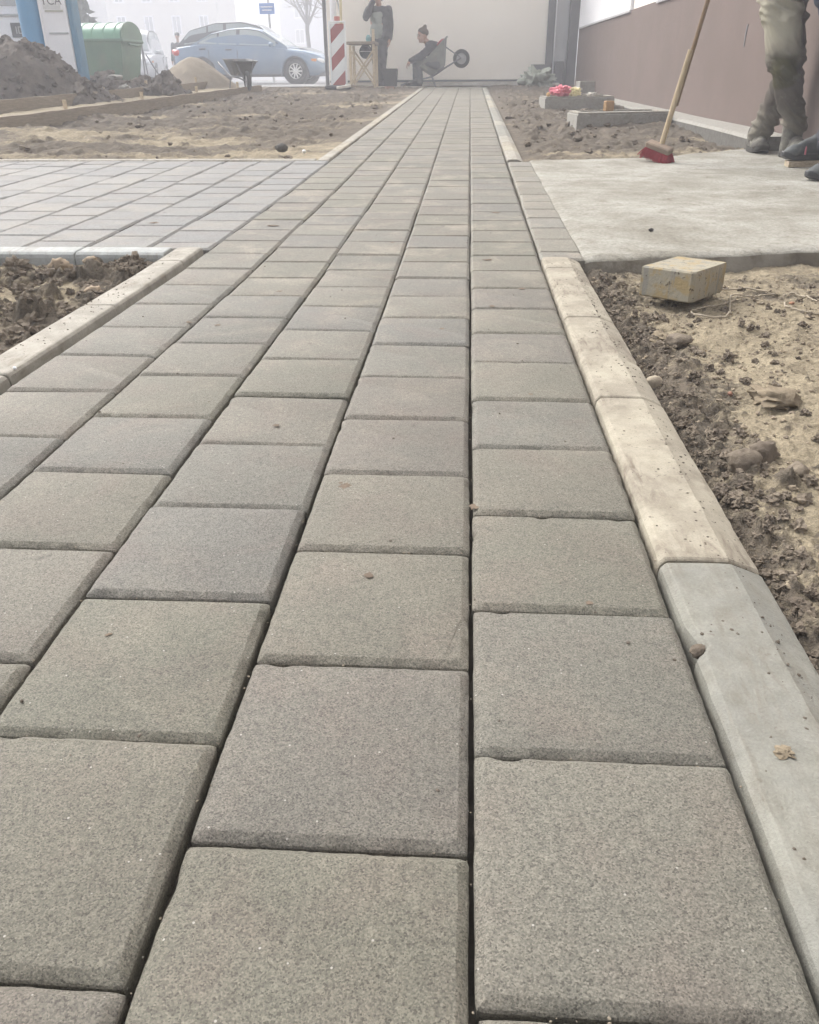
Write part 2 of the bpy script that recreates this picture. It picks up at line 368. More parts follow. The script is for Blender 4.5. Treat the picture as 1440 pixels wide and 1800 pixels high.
# ------------------------------------------------------------------ kerbs
def kerb_stone(name, prof, y0, y1, mat, parent, seed=0, chips=()):
    """Profile in XZ swept along Y, rounded ends, following the ground."""
    n = max(6, int((y1 - y0) / .018)); mb = MB(); rings = []; cx = sum(p[0] for p in prof) / len(prof)
    ysl = [y0, y0 + .0015, y0 + .004] + [y0 + .01 + (y1 - y0 - .02) * k / n for k in range(n + 1)] + [y1 - .004, y1 - .0015, y1]
    for i, y in enumerate(ysl):
        e = min(y - y0, y1 - y); ins = .003 * (1 - min(1, e / .005)) ** 2; ring = []
        for (x, z) in prof:
            nv = mnoise.noise(Vector((x * 60 + seed, y * 60, z * 60))) * .0007 + mnoise.noise(Vector((x * 9 + seed, y * 9, z * 9))) * .0006
            zz = z + (nv - ins if z > -.05 else 0); xx = x + (cx - x) * ins * 4 + nv
            for (cy, cr, cd, side_) in chips:
                if abs(y - cy) < cr and z > -.03 and (x - cx) * side_ > 0: xx -= side_ * cd * (1 - ((y - cy) / cr) ** 2)
            ring.append((xx, y, zz + g(y)))
        rings.append(ring)
    mb.loft(rings); return mb.build(name, mat, parent, smooth=13)
R_PROF = [(.206, -.11), (.206, -.006), (.2072, -.001), (.2125, .0048), (.2145, .0056), (.235, .0060), (.262, .0060), (.2815, .0056), (.2840, .0045), (.298, -.001), (.312, -.0068), (.3165, -.0098), (.3185, -.016), (.319, -.11)]
kr = structure(link('right_kerb', None, None, (0, 0, 0)))
for i, (a, b, mt, ch) in enumerate([(.12, .268, M_KERB_GREY, ()), (.272, .7785, M_KERB_GREY, ((.635, .016, .010, -1), (.585, .008, .006, -1))), (.7835, 1.2945, M_KERB_TAN, ()), (1.2995, 1.807, M_KERB_TAN, ((1.52, .012, .004, 1),)), (1.8125, 2.324, M_KERB_TAN, ()), (2.329, 2.468, M_KERB_TAN, ())]):
    kerb_stone('kerb_stone', R_PROF, a, b, mt, kr, i * 3.7, ch)
FR = [(x + .004 if x < .26 else x - .012, z) for x, z in R_PROF]
for k in range(22):
    a = 5.09 + k * .512
    kerb_stone('kerb_stone', FR, a, min(a + .508, 16.6), random.choice([M_KERB_TAN, M_KERB_PALE, M_KERB_GREY, M_KERB_GREY]), kr, 40 + k)
L_PROF = [(-.926, -.11), (-.926, -.014), (-.922, -.006), (-.914, .002), (-.905, .0045), (-.870, .0055), (-.843, .005), (-.8385, .0035), (-.8345, -.001), (-.833, -.009), (-.833, -.11)]
kl = structure(link('left_kerb', None, None, (0, 0, 0)))
for i, (a, b, mt) in enumerate([(.86, 1.366, M_KERB_PALE), (1.37, 1.876, M_KERB_PALE), (1.88, 2.388, M_KERB_PALE), (2.392, 2.588, M_KERB_PALE)]):
    kerb_stone('kerb_stone', L_PROF, a, b, mt, kl, 80 + i)
LF = [(x + (.012 if x > -.86 else .028), z) for x, z in L_PROF]
for k in range(22):
    a = 5.09 + k * .512
    kerb_stone('kerb_stone', LF, a, min(a + .508, 16.4), random.choice([M_KERB_TAN, M_KERB_PALE, M_KERB_PALE]), kl, 120 + k)
# kerb along the near edge of the side path and a thin one along its far edge (profile swept along X)
def kerb_x(x0, x1, yc, prof, mat, parent, seed):
    o = kerb_stone('kerb_stone', [(x, z) for x, z in prof], 0, x1 - x0, mat, parent, seed)
    me = o.data; co = np.empty(len(me.vertices) * 3, np.float32); me.vertices.foreach_get('co', co); co = co.reshape(-1, 3)
    z = co[:, 2] - G(co[:, 1]); nx, ny = co[:, 1] + x0, co[:, 0] + yc
    co = np.stack([nx, ny, z + g(yc)], -1); me.vertices.foreach_set('co', co.ravel().astype(np.float32)); me.flip_normals(); me.update()
    return o
ks = structure(link('side_kerb', None, None, (0, 0, 0)))
S_PROF = [(.0, -.11), (.0, -.012), (.003, -.002), (.012, .004), (.02, .0055), (.085, .006), (.092, .004), (.0945, 0), (.095, -.01), (.095, -.11)]
for i, (a, b) in enumerate([(-1.205, -.930), (-1.712, -1.209), (-2.218, -1.716), (-2.72, -2.222)]): kerb_x(a, b, 2.494, S_PROF, M_KERB_BLUE, ks, 5 * i)
for i in range(5): kerb_x(-.90 - .51 * (i + 1) + .004, -.90 - .51 * i, 5.088, [(x * .75, z) for x, z in S_PROF], M_KERB_PALE, ks, 60 + 5 * i)

# ------------------------------------------------------------------ concrete slab
def slab_material():
    m, n, l, p = new_mat('slab_concrete'); v = vec_of(n, l, 'pos')
    t = noise_n(n, l, v, 2.6, 10, .78, .25); r = ramp(n, [(.32, (0.166, 0.154, 0.123)), (.46, (0.249, 0.237, 0.201)), (.60, (0.337, 0.329, 0.294)), (.75, (0.408, 0.404, 0.375))]); l.new(t.outputs['Fac'], r.inputs['Fac']); c = r.outputs['Color']
    t = noise_n(n, l, v, 7.5, 8, .75, .4); c = mixc(n, l, ramp_fac(n, l, t.outputs['Fac'], .56, .68), c, (0.190, 0.169, 0.135))
    t = noise_n(n, l, v, 30, 5, .7); f = ramp_fac(n, l, t.outputs['Fac'], .60, .68); k = n.new('ShaderNodeMath'); k.operation = 'MULTIPLY'; k.inputs[1].default_value = .6; l.new(f, k.inputs[0])
    c = mixc(n, l, k.outputs[0], c, (.155, .138, .112))
    tg = noise_n(n, l, v, 85, 6, .75); gr = ramp(n, [(.32, (.66, .65, .63)), (.5, (1, 1, 1)), (.7, (1.22, 1.22, 1.22))]); l.new(tg.outputs['Fac'], gr.inputs['Fac']); c = mixc(n, l, .9, c, gr.outputs['Color'], 'MULTIPLY')
    l.new(c, p.inputs['Base Color']); p.inputs['Roughness'].default_value = .85; p.inputs['Specular IOR Level'].default_value = .3
    b = n.new('ShaderNodeBump'); b.inputs['Strength'].default_value = .8; b.inputs['Distance'].default_value = .006; l.new(tg.outputs['Fac'], b.inputs['Height']); l.new(b.outputs[0], p.inputs['Normal'])
    return m
M_SLAB = slab_material(); M_SLABEDGE = nmat('slab_edge', (.20, .185, .155), (.13, .115, .092), 12, .95, .8, 60, .1, coord='pos', dirt=(.10, .085, .068), dirt_scale=6, dirt_amt=.8)  # edge colour carries both soil dirt and the front face's painted shade
def slab_near(x): return 2.475 + .235 * max(0, x - .34)
def slab_far(x): return 5.085 + (.12 * (x - .34) if x < 1.0 else .08 + .72 * (x - 1.0))
nx, ny = 90, 160; rings = []
U, V = np.meshgrid(np.linspace(0, 1, nx), np.linspace(0, 1, ny))
X = .332 + U * (1.93 - .332); N0 = 2.475 + .235 * np.maximum(0, X - .34); N0 = N0 + (fbm(X * 16, X * 0, 3) - .5) * .03
F0 = np.where(X < 1.0, 5.085 + .12 * (X - .34), 5.165 + .72 * (X - 1.0)); F0 = F0 + (fbm(X * 13, X * 0, 9) - .5) * .05
Y = N0 + V * (F0 - N0); Z = G(Y) + .002 - .008 * np.exp(-((X - .332) / .012) ** 2) + (fbm(X * 5, Y * 5, 21, 5) - .5) * .012 - .012 * np.exp(-((Y - N0) / .02) ** 2)
X2 = np.concatenate([X[:1], X, X[-1:]]); Y2 = np.concatenate([Y[:1] - .012 + (fbm(X[:1] * 30, X[:1] * 0, 5) - .5) * .02, Y, Y[-1:] + .01]); Z2 = np.concatenate([Z[:1] - .075, Z, Z[-1:] - .09])
sb = structure(link('concrete_slab', grid_mesh('concrete_slab', X2, Y2, Z2, [M_SLAB, M_SLABEDGE])))
for f in sb.data.polygons[:nx - 1]: f.material_index = 1

# ------------------------------------------------------------------ soil beds
def lumps(X, Y, Z, M, n, area, rr, hfac, dens=None, seed=1, wet=(.7, 1.0)):
    """Stamp uneven lumps of earth into a height field."""
    r = np.random.default_rng(seed); dx = X[0, 1] - X[0, 0]; dy = Y[1, 0] - Y[0, 0]; x0, y0 = X[0, 0], Y[0, 0]
    k = 0; tries = 0
    while k < n and tries < n * 12:
        tries += 1
        x, y = r.uniform(area[0], area[1]), r.uniform(area[2], area[3])
        if dens is not None and r.random() > dens(x, y): continue
        R_ = rr[0] * (rr[1] / rr[0]) ** (r.random() ** 2.2); k += 1
        i0, i1 = int((x - 1.5 * R_ - x0) / dx), int((x + 1.5 * R_ - x0) / dx) + 2; j0, j1 = int((y - 1.5 * R_ - y0) / dy), int((y + 1.5 * R_ - y0) / dy) + 2
        i0, j0 = max(i0, 0), max(j0, 0); i1, j1 = min(i1, X.shape[1]), min(j1, X.shape[0])
        if i1 - i0 < 2 or j1 - j0 < 2: continue
        xx, yy = X[j0:j1, i0:i1] - x, Y[j0:j1, i0:i1] - y; a = r.uniform(0, 3.14); e = r.uniform(.6, 1)
        u, v_ = (xx * math.cos(a) + yy * math.sin(a)) / R_, (-xx * math.sin(a) + yy * math.cos(a)) / (R_ * e)
        d = u * u + v_ * v_ + .55 * (fbm(u * 2.3 + x * 50, v_ * 2.3 + y * 50, k % 97, 3) - .5) * 2
        h = np.sqrt(np.clip(1 - d, 0, 1)) * R_ * hfac * r.uniform(.6, 1.1)
        sub = Z[j0:j1, i0:i1]; sub[:] = np.maximum(sub, sub + h)
        ms = M[j0:j1, i0:i1]; wv = r.uniform(*wet); ms[:] = np.where(h > R_ * .12, ms * .3 + wv * .7, ms)
# near bed on the right
st = .0045
X, Y = np.meshgrid(np.arange(.312, 1.62, st), np.arange(.40, 2.86, st))
edge = np.clip((X - .318) / .30, 0, 1); 
Z = G(Y) - .028 + (fbm(X * 3, Y * 3, 31, 4) - .5) * .05 + (fbm(X * 22, Y * 22, 32, 4) - .5) * .016 - .016 * np.exp(-((X - .32) / .03) ** 2)
Z -= .020 * np.clip((Y - 1.7) / .6, 0, 1) * np.clip((X - .36) / .1, 0, 1)
Mo = np.clip(.02 + .62 * np.exp(-((X - .33) / .085) ** 2) + .75 * (fbm(X * 5, Y * 5, 33, 5, .6) - .42) * 2 + .25 * np.clip((Y - 1.75) / .5, 0, 1), 0, 1)
lumps(X, Y, Z, Mo, 650, (.33, .62, .45, 2.4), (.004, .017), .8, lambda x, y: math.exp(-((x - .33) / .09) ** 2) + .05, 3, (.5, 1))
lumps(X, Y, Z, Mo, 2600, (.33, 1.4, .45, 2.5), (.003, .008), .8, lambda x, y: .35 + .6 * math.exp(-((x - .34) / .12) ** 2), 4, (.1, .8))
Z += (fbm(X * 70, Y * 70, 35, 4, .65) - .5) * .014 * (.6 + .7 * Mo) + (fbm(X * 150, Y * 150, 36, 2) - .5) * .004
Z = np.maximum(Z, G(Y) - .074)
Z = np.where((Y > N0[0, 0] + .235 * np.maximum(0, X - .34) - .004), G(Y) - .09, Z)
structure(link('soil_bed', grid_mesh('soil_bed', X, Y, Z, M_SOIL, Mo)))
def h_right(x, y):
    i = int(np.clip((x - .312) / st, 0, RX - 1)); j = int(np.clip((y - .40) / st, 0, RY - 1)); return float(ZR[j, i])
ZR = Z; RY, RX = Z.shape
# near bed on the left
X, Y = np.meshgrid(np.arange(-2.1, -.915, .005), np.arange(1.1, 2.497, .005))
Z = G(Y) - .030 + (fbm(X * 3, Y * 3, 41, 4) - .5) * .05 + (fbm(X * 20, Y * 20, 42, 4) - .5) * .018
Mo = np.clip(.25 + .9 * (fbm(X * 3.5, Y * 3.5, 43, 4) - .42) * 2 + .4 * np.exp(-((X + .93) / .1) ** 2), 0, 1)
lumps(X, Y, Z, Mo, 420, (-1.8, -.93, 1.2, 2.47), (.010, .036), .95, None, 5, (.75, 1))
lumps(X, Y, Z, Mo, 1400, (-1.8, -.93, 1.2, 2.47), (.004, .012), .9, None, 6, (.3, 1))
Z += (fbm(X * 60, Y * 60, 45, 4, .65) - .5) * .014 * (.4 + Mo)
Z = np.maximum(Z, G(Y) - .074); Z = np.minimum(Z, G(Y) + .035)
Z = np.where(X > -.931, np.minimum(Z, G(Y) - .012), Z)
structure(link('soil_bed', grid_mesh('soil_bed', X, Y, Z, M_SOIL, Mo)))
ZL = Z
def h_left(x, y):
    i = int(np.clip((x + 2.1) / .005, 0, ZL.shape[1] - 1)); j = int(np.clip((y - 1.1) / .005, 0, ZL.shape[0] - 1)); return float(ZL[j, i])
# far bed on the left
X, Y = np.meshgrid(np.arange(-4.6, -.895, .02), np.arange(5.16, 18.3, .024))
Z = G(Y) - .03 + (fbm(X * 1.2, Y * 1.2, 51, 4) - .5) * .10 + (fbm(X * 6, Y * 6, 52, 4) - .5) * .05
Z += (fbm(X * 18, Y * 18, 54, 3, .6) - .5) * .05
Mo = np.clip(.16 + (fbm(X * .8, Y * 1.6, 53, 5, .6) - .42) * 2.6 + np.clip((Y - 6.4) / 2.5, 0, .6), 0, 1)
lumps(X, Y, Z, Mo, 1200, (-4.4, -.95, 5.2, 17.5), (.02, .07), .55, lambda x, y: .25 + .6 * min(1, max(0, (y - 7) / 3)), 7, (.4, 1))
kn = np.clip((X + 1.2) / .3, 0, 1); Z = np.where(X > -1.2, Z * (1 - kn) + (G(Y) - .012) * kn, Z); Z = np.where(Y < 5.4, np.minimum(Z, G(Y) - .01), Z)
Z = np.maximum(Z, G(Y) - .070)
structure(link('soil_bed', grid_mesh('soil_bed', X, Y, Z, M_SOIL, Mo)))
# far bed on the right
X, Y = np.meshgrid(np.arange(.298, 1.94, .016), np.arange(5.07, 18.3, .022))
Z = G(Y) - .02 + (fbm(X * 1.4, Y * 1.4, 61, 4) - .5) * .08 + (fbm(X * 7, Y * 7, 62, 4) - .5) * .045
Z += (fbm(X * 20, Y * 20, 64, 3, .6) - .5) * .04
Mo = np.clip(.36 + (fbm(X * 1.1, Y * 1.8, 63, 5, .6) - .42) * 2.4 + np.clip((Y - 5.5) / 1.2, 0, .6), 0, 1)
lumps(X, Y, Z, Mo, 1000, (.33, 1.7, 5.1, 17), (.015, .05), .6, lambda x, y: .5, 8, (.4, 1))
k0 = np.clip((.46 - X) / .14, 0, 1); Z = Z * (1 - k0) + (G(Y) - .03) * k0
Fx = np.where(X < 1.0, 5.085 + .12 * (X - .34), 5.165 + .72 * (X - 1.0))
Z = np.where(Y < Fx + .03, np.minimum(Z, G(Y) - .02), Z); Z = np.where(Y < Fx - .06, G(Y) - .068, Z)
structure(link('soil_bed', grid_mesh('soil_bed', X, Y, Z, M_SOIL, Mo)))

# clods, stones and crumbs
def clod(mb, c, r, seed, n=1, rough=.45, squash=.75):
    bm = bmesh.new(); bmesh.ops.create_icosphere(bm, subdivisions=n, radius=1); sx, sy = random.uniform(.7, 1.25), random.uniform(.7, 1.25); a = random.uniform(0, 6.3)
    vs = []; sv = Vector((seed * 1.37, seed * .7, seed * .31))
    for v in bm.verts:
        p = v.co.copy(); d = 1 + rough * mnoise.noise(p * 1.3 + sv)
        if n > 1: d += rough * (.75 * mnoise.noise(p * 2.9 + sv) + .55 * mnoise.noise(p * 6.1 - sv) + (.4 * mnoise.noise(p * 12.3 + sv) if n > 2 else 0))
        x, y, z = p.x * d * r * sx, p.y * d * r * sy, p.z * d * r * squash
        vs.append((c[0] + x * math.cos(a) - y * math.sin(a), c[1] + x * math.sin(a) + y * math.cos(a), c[2] + z))
    mb.add(vs, [tuple(v.index for v in f.verts) for f in bm.faces]); bm.free()
mb = MB()
for i in range(2600):
    y = random.uniform(.45, 2.4); x = .324 + abs(random.gauss(0, .055)) if random.random() < .62 else random.uniform(.34, 1.1)
    r = .0014 + .0085 * random.random() ** 4
    clod(mb, (x, y, h_right(x, y) + r * .3), r, i, 3 if r > .005 else 2 if r > .0025 else 1, .7, .8)
stuff(mb.build('soil_clods', M_CLOD, None))
mb = MB()
for i in range(900):
    y = random.uniform(1.25, 2.47); x = random.uniform(-1.75, -.935); r = .003 + .017 * random.random() ** 3.2
    clod(mb, (x, y, h_left(x, y) + r * .25), r, i + 900, 3 if r > .008 else 2, .75, .8)
stuff(mb.build('soil_clods', M_CLOD, None))
mb = MB()
for i in range(300):
    if i % 2: y = random.uniform(5.3, 15); x = random.uniform(-4.0, -.98); z = g(y) - .015
    else: y = random.uniform(5.5, 13); x = random.uniform(.36, 1.6); z = g(y) - .01
    r = .008 + .032 * random.random() ** 3; clod(mb, (x, y, z), r, i + 2000, 2, .7, .6)
stuff(mb.build('soil_clods', M_CLOD, None))
mb = MB()
for i in range(3200):
    y = random.uniform(.45, 2.45); x = random.uniform(.325, 1.15); r = .001 + .0042 * random.random() ** 3
    clod(mb, (x, y, h_right(x, y) + r * .35), r, i + 7000, 2 if r > .0025 else 1, .6, .7)
stuff(mb.build('soil_crumbs', nmat('dry_crumb', (.30, .25, .18), (.22, .18, .135), 40, .95, coord='pos'), None))
mb = MB()
for i in range(1500):       # crumbs dropped on kerbs and pavers
    q = random.random()
    if q < .66:
        y = random.uniform(.3, 2.45); x = random.uniform(.215, .312); x = x if random.random() < .5 else .312 - abs(random.gauss(0, .025))
        x = max(.214, x); z = g(y) + .0055 - (max(0, x - .284) * .5)
    elif q < .80: y = random.uniform(1.4, 2.5); x = random.uniform(-.915, -.845); z = g(y) + .0055
    else:
        y = .3 + 3.2 * random.random() ** .8; x = random.uniform(-.8, .19); z = g(y) + .0004
    r = .0005 + .0020 * random.random() ** 3; clod(mb, (x, y, z), r, i + 4000, 1, .5, .6)
stuff(mb.build('soil_crumbs', nmat('dark_crumb', (.085, .07, .055), (.12, .10, .08), 60, .95, coord='pos'), None))
mb = MB()
for x, y, r in [(-.165, .955, .012), (-.172, .963, .005), (.003, .905, .008), (.10, 1.32, .007), (.13, 2.1, .012), (.05, 1.92, .008), (-.06, 1.72, .007), (-.30, 1.16, .006), (-.11, .74, .006), (-.62, 1.75, .010), (-.55, 1.73, .008), (-.48, 2.05, .009), (.12, .70, .004), (-.35, .62, .004), (.05, 2.45, .016), (-.7, 3.0, .022), (-1.15, 3.05, .03), (-.25, 2.7, .012), (.1, 3.3, .018)]:
    clod(mb, (x, y, g(y) + .0003), r * .62, int(x * 991 + y * 313), 3, .8, .09)
stuff(mb.build('mud_smears', nmat('dried_mud', (.175, .135, .10), (.13, .10, .076), 60, .95, coord='pos'), None))
mb = MB()
for i in range(900):      # sand spilled along the joints
    if i % 3: x = random.choice([0, -.203, -.406, -.609, .205]) + random.gauss(0, .003); y = .25 + 3.6 * random.random(); z = g(y) - random.uniform(.003, .012)
    else:
        c_ = random.choice([0, -1, -2, -3, -4]); y = OFF[c_] + P * random.randint(0, 16) + random.gauss(0, .002); x = c_ * P + random.random() * P; z = g(y) - .0035
    r = .0004 + .0010 * random.random() ** 2; clod(mb, (x, y, z), r, i + 9000, 1, .5, .7)
stuff(mb.build('joint_sand', nmat('joint_sand', (.26, .225, .17), (.20, .17, .13), 60, .95, coord='pos'), None))
def stone(label, loc, r, mat, seed, squash=.7, rough=.35, name='stone', cat='stone', n=3):
    mb = MB(); clod(mb, (0, 0, 0), r, seed, n, rough, squash); o = mb.build(name, mat, None, smooth=70); o.location = loc; return tag(o, label, cat)

# ------------------------------------------------------------------ buildings close by
M_BROWN = nmat('brown_render', (0.152, 0.115, 0.102), (0.139, 0.106, 0.093), 2.2, .85, .35, 260, .25, coord='pos', dirt=(0.117, 0.091, 0.079), dirt_scale=1.3, dirt_amt=.5, bdist=.002)
M_WHITE = nmat('white_panel', (.80, .80, .82), (.76, .76, .78), 2, .6, 0, 1, .3)
M_BEIGE = nmat('beige_render', (.88, .835, .755), (.86, .81, .73), .9, .85, .3, 200, .2, coord='pos', dirt=(.80, .745, .66), dirt_scale=.7, dirt_amt=.6, bdist=.002)
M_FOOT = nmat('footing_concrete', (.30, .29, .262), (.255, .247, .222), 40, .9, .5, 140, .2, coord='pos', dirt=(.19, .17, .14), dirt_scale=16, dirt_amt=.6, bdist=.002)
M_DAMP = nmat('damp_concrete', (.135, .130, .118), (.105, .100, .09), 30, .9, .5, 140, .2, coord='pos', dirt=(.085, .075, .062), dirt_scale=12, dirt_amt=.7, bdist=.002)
M_DKGREY = nmat('dark_grey_metal', (.125, .125, .13), (.10, .10, .105), 3, .5, 0, 1, .4)
M_LTGREY = nmat('light_grey_panel', (.42, .42, .425), (.38, .38, .385), 3, .45, 0, 1, .4)
M_PALE = nmat('pale_ledge', (.62, .59, .54), (.50, .47, .42), 6, .85, .3, 80, .2)

rb = thing('building', 'brown plinth building with white panelled upper wall on the right', 'building', (1.95, 0, 0))
WX = 1.95
def wall_block(mb, x0, x1, y0, y1, z0a, z0b, z1a, z1b):
    """Wall slab whose foot and top run from a (near) to b (far)."""
    return mb.loft([[(x0, y0, z0a), (x1, y0, z0a), (x1, y0, z1a), (x0, y0, z1a)], [(x0, y1, z0b), (x1, y1, z0b), (x1, y1, z1b), (x0, y1, z1b)]])
wall_block(MB(), 0, 6, -4, 17.4, -.1, -.1, 1.015, 1.245).build('plinth_wall', M_BROWN, rb)
wall_block(MB(), .03, 6, -4, 17.4, 1.0155, 1.2455, 6.5, 6.5).build('upper_wall', M_BEIGE, rb)
for a, b in ((11.95, 17.36), (4.6, 10.28), (-3.5, 4.57)):
    wall_block(MB(), -.012, .028, a, b, 1.062 + .0107 * a, 1.062 + .0107 * b, 3.2, 3.2).build('white_panel', M_WHITE, rb)
    wall_block(MB(), -.022, .029, a - .02, b, 1.036 + .0107 * a, 1.036 + .0107 * b, 1.0595 + .0107 * a, 1.0595 + .0107 * b).build('base_trim', M_LTGREY, rb)
# footing along the wall with an uneven lip
mb = MB(); rings = []
for k in range(111):
    y = 5.56 + k * .107; t = .125 + .0085 * max(0, y - 4) + .004 * mnoise.noise(Vector((y * .7, 0, 5))); e = .006 * mnoise.noise(Vector((y * .6, 7, 0)))
    t = min(t, g(y) + .10)
    rings.append([(-.004, y, -.12), (-.23 + e, y, -.12), (-.225 + e, y, t - .02), (-.212 + e, y, t), (-.004, y, t + .006)])
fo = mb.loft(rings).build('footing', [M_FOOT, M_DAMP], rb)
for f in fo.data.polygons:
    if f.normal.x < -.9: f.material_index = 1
mb = MB(); mb.add([(-.004, 8.02, .80), (-.004, 8.05, .80), (-.004, 8.06, .735), (-.004, 8.055, .66), (-.004, 8.04, .66), (-.004, 8.035, .74), (-.001, 8.02, .80), (-.001, 8.05, .80), (-.001, 8.06, .735), (-.001, 8.055, .66), (-.001, 8.04, .66), (-.001, 8.035, .74)], [(0, 1, 2, 3, 4, 5), (6, 11, 10, 9, 8, 7), (0, 6, 7, 1), (1, 7, 8, 2), (2, 8, 9, 3), (3, 9, 10, 4), (4, 10, 11, 5), (5, 11, 6, 0)])
# scrape sits where the dark gouge is seen on the plaster
o = mb.build('gouge', M_DKGREY, rb); o.location = (0, -1.15, -.01)

bb = thing('building', 'pale beige rendered end wall across the far end of the path', 'building', (-2.84, 18.5, 0))
MB().box((2.15, 4, 3.2), (4.30, 8, 6.6)).build('wall', M_BEIGE, bb)
mb = MB(); mb.box((2.87, -.10, .345), (1.9, .19, .06), bevel=.006); mb.build('ledge', M_PALE, bb)
mb = MB(); mb.box((2.15, -.018, .405), (4.27, .03, .035)); mb.build('base_strip', M_DKGREY, bb)

cp = thing('entrance_corner', 'grey metal entrance strip in the corner between beige and brown walls', 'doorway', (1.46, 18.2, 0))
MB().box((.07, .6, 1.9), (.14, .7, 3.4), bevel=.01).build('frame_post', M_DKGREY, cp)
MB().box((.275, .58, 1.9), (.265, .6, 3.4), bevel=.008).build('panel', M_LTGREY, cp)
MB().box((.157, .262, 1.9), (.02, .02, 3.4)).build('edge_strip', M_WHITE, cp)
MB().box((.50, .5, 1.9), (.18, .7, 3.4), bevel=.01).build('frame_post', M_DKGREY, cp)
MB().box((.27, .21, .53), (.17, .13, .40), bevel=.008).build('kick_box', M_DKGREY, cp)
MB().box((.15, .12, .335), (.26, .2, .045), (0, 0, .1), bevel=.008).build('threshold', M_PALE, cp)

# ------------------------------------------------------------------ distant buildings
def facade(label, x0, x1, y, h, mat, rows, cols, wn=1.1, hn=1.5, depth=8, z0=1.4, roof=False):
    b = thing('apartment_building', label, 'building', ((x0 + x1) / 2, y, .3)); wd = x1 - x0
    MB().box((0, depth / 2, h / 2), (wd, depth, h)).build('wall', mat, b)
    MB().box((0, depth / 2, h + .12), (wd + .5, depth + .5, .24)).build('roof', M_DKGREY, b)
    MB().box((0, -.05, .35), (wd + .02, .1, .7)).build('plinth', M_LTGREY, b)
    for r in range(rows):
        for c in range(cols):
            cx = -wd / 2 + wd * (c + .5) / cols; cz = z0 + r * 3.0 + hn / 2
            if cz + hn / 2 > h: continue
            f = MB(); 
            for dx, dz, sx, sz in ((0, hn / 2, wn + .16, .1), (0, -hn / 2, wn + .3, .12), (-wn / 2, 0, .1, hn), (wn / 2, 0, .1, hn), (0, 0, .06, hn)): f.box((cx + dx, -.06, cz + dz), (sx, .12, sz))
            fo = f.build('window', M_WHITE, b)
            MB().box((cx, -.02, cz), (wn, .04, hn)).build('pane', M_GLASS, fo)
    return b
M_GLASS = nmat('window_glass', (.10, .12, .13), (.08, .10, .11), 1, .08, 0, 1, .5)
M_FAC1 = nmat('cream_facade', (.62, .58, .50), (.56, .52, .45), .5, .9)
M_FAC2 = nmat('white_facade', (.74, .74, .74), (.68, .68, .69), .5, .9)
M_FAC3 = nmat('grey_facade', (.44, .45, .48), (.40, .41, .44), .5, .9)
facade('white rendered building furthest left behind the green bin in fog', -61, -41, 100, 12.2, M_FAC2, 3, 6)
facade('cream building with tall windows behind the walking person in fog', -39, -27, 100, 12.4, M_FAC1, 3, 4, .9, 1.7)
facade('grey building fading into fog behind the parked cars', -26, 6, 128, 12.3, M_FAC3, 3, 6, 1.2, 1.6)
facade('pale corner building glimpsed through fog at the far end of the road', -98, -64, 118, 12, M_FAC2, 3, 6)

# ------------------------------------------------------------------ formwork boards and heaps
M_BOARD = nmat('board_wood', (.255, .215, .165), (.20, .165, .125), 9, .9, .5, 60, .2, stretch=(1, 12, 12), dirt=(.16, .13, .10), dirt_scale=4)
M_TIMBER = nmat('pale_timber', (.52, .43, .30), (.43, .345, .235), 7, .8, .4, 60, .25, stretch=(1, 1, 10))
def board(label, p0, p1, h, t, stakes):
    p0, p1 = Vector((*p0, 0)), Vector((*p1, 0)); d = p1 - p0; L = d.length; a = math.atan2(d.y, d.x)
    o = thing('formwork_board', label, 'board', (p0.x, p0.y, 0), a, 'formwork boards along the left dirt bed'); n = 14; nb = 4
    for s in range(nb):
        mb = MB(); rings = []
        for k in range(n + 1):
            q = (s + k / n) * L / nb; q = min(max(q, s * L / nb + .004), (s + 1) * L / nb - .004); y = p0.y + d.y * q / L
            w_ = .006 * math.sin(q * 2.1 + s) + .003 * math.sin(q * 7); z = g(y) - .06
            rings.append([(q, -t / 2 + w_, z), (q, t / 2 + w_, z), (q, t / 2 + w_, z + h + .06 + .003 * math.sin(q * 9)), (q, -t / 2 + w_, z + h + .06 + .003 * math.sin(q * 9 + 1))])
        mb.loft(rings).build('plank', M_BOARD, o)
    for k in range(stakes):
        q = L * (k + .4) / stakes; y = p0.y + d.y * q / L
        MB().box((q, t / 2 + .022, g(y) + h * .5), (.035, .03, h + .16), bevel=.003).build('stake', M_TIMBER, o)
    return o
board('weathered brown board edging the dirt bed, lower one nearer the camera', (-4.14, 6.2), (-3.60, 15.6), .085, .045, 5)
board('weathered brown board under the dark soil heap, the upper of two', (-5.06, 6.2), (-4.42, 16.2), .15, .04, 5)
X, Y = np.meshgrid(np.linspace(0, 1, 40), np.linspace(6.2, 15.6, 260)); t_ = (Y - 6.2) / 9.4
XX = (-5.04 + .62 * t_) + X * ((-4.165 + .54 * t_) - (-5.04 + .62 * t_)); Z = G(Y) + .035 + (fbm(XX * 5, Y * 5, 71, 4) - .5) * .05
structure(link('sand_strip', grid_mesh('sand_strip', XX, Y, Z, M_SOIL, np.full(X.shape, .12))))

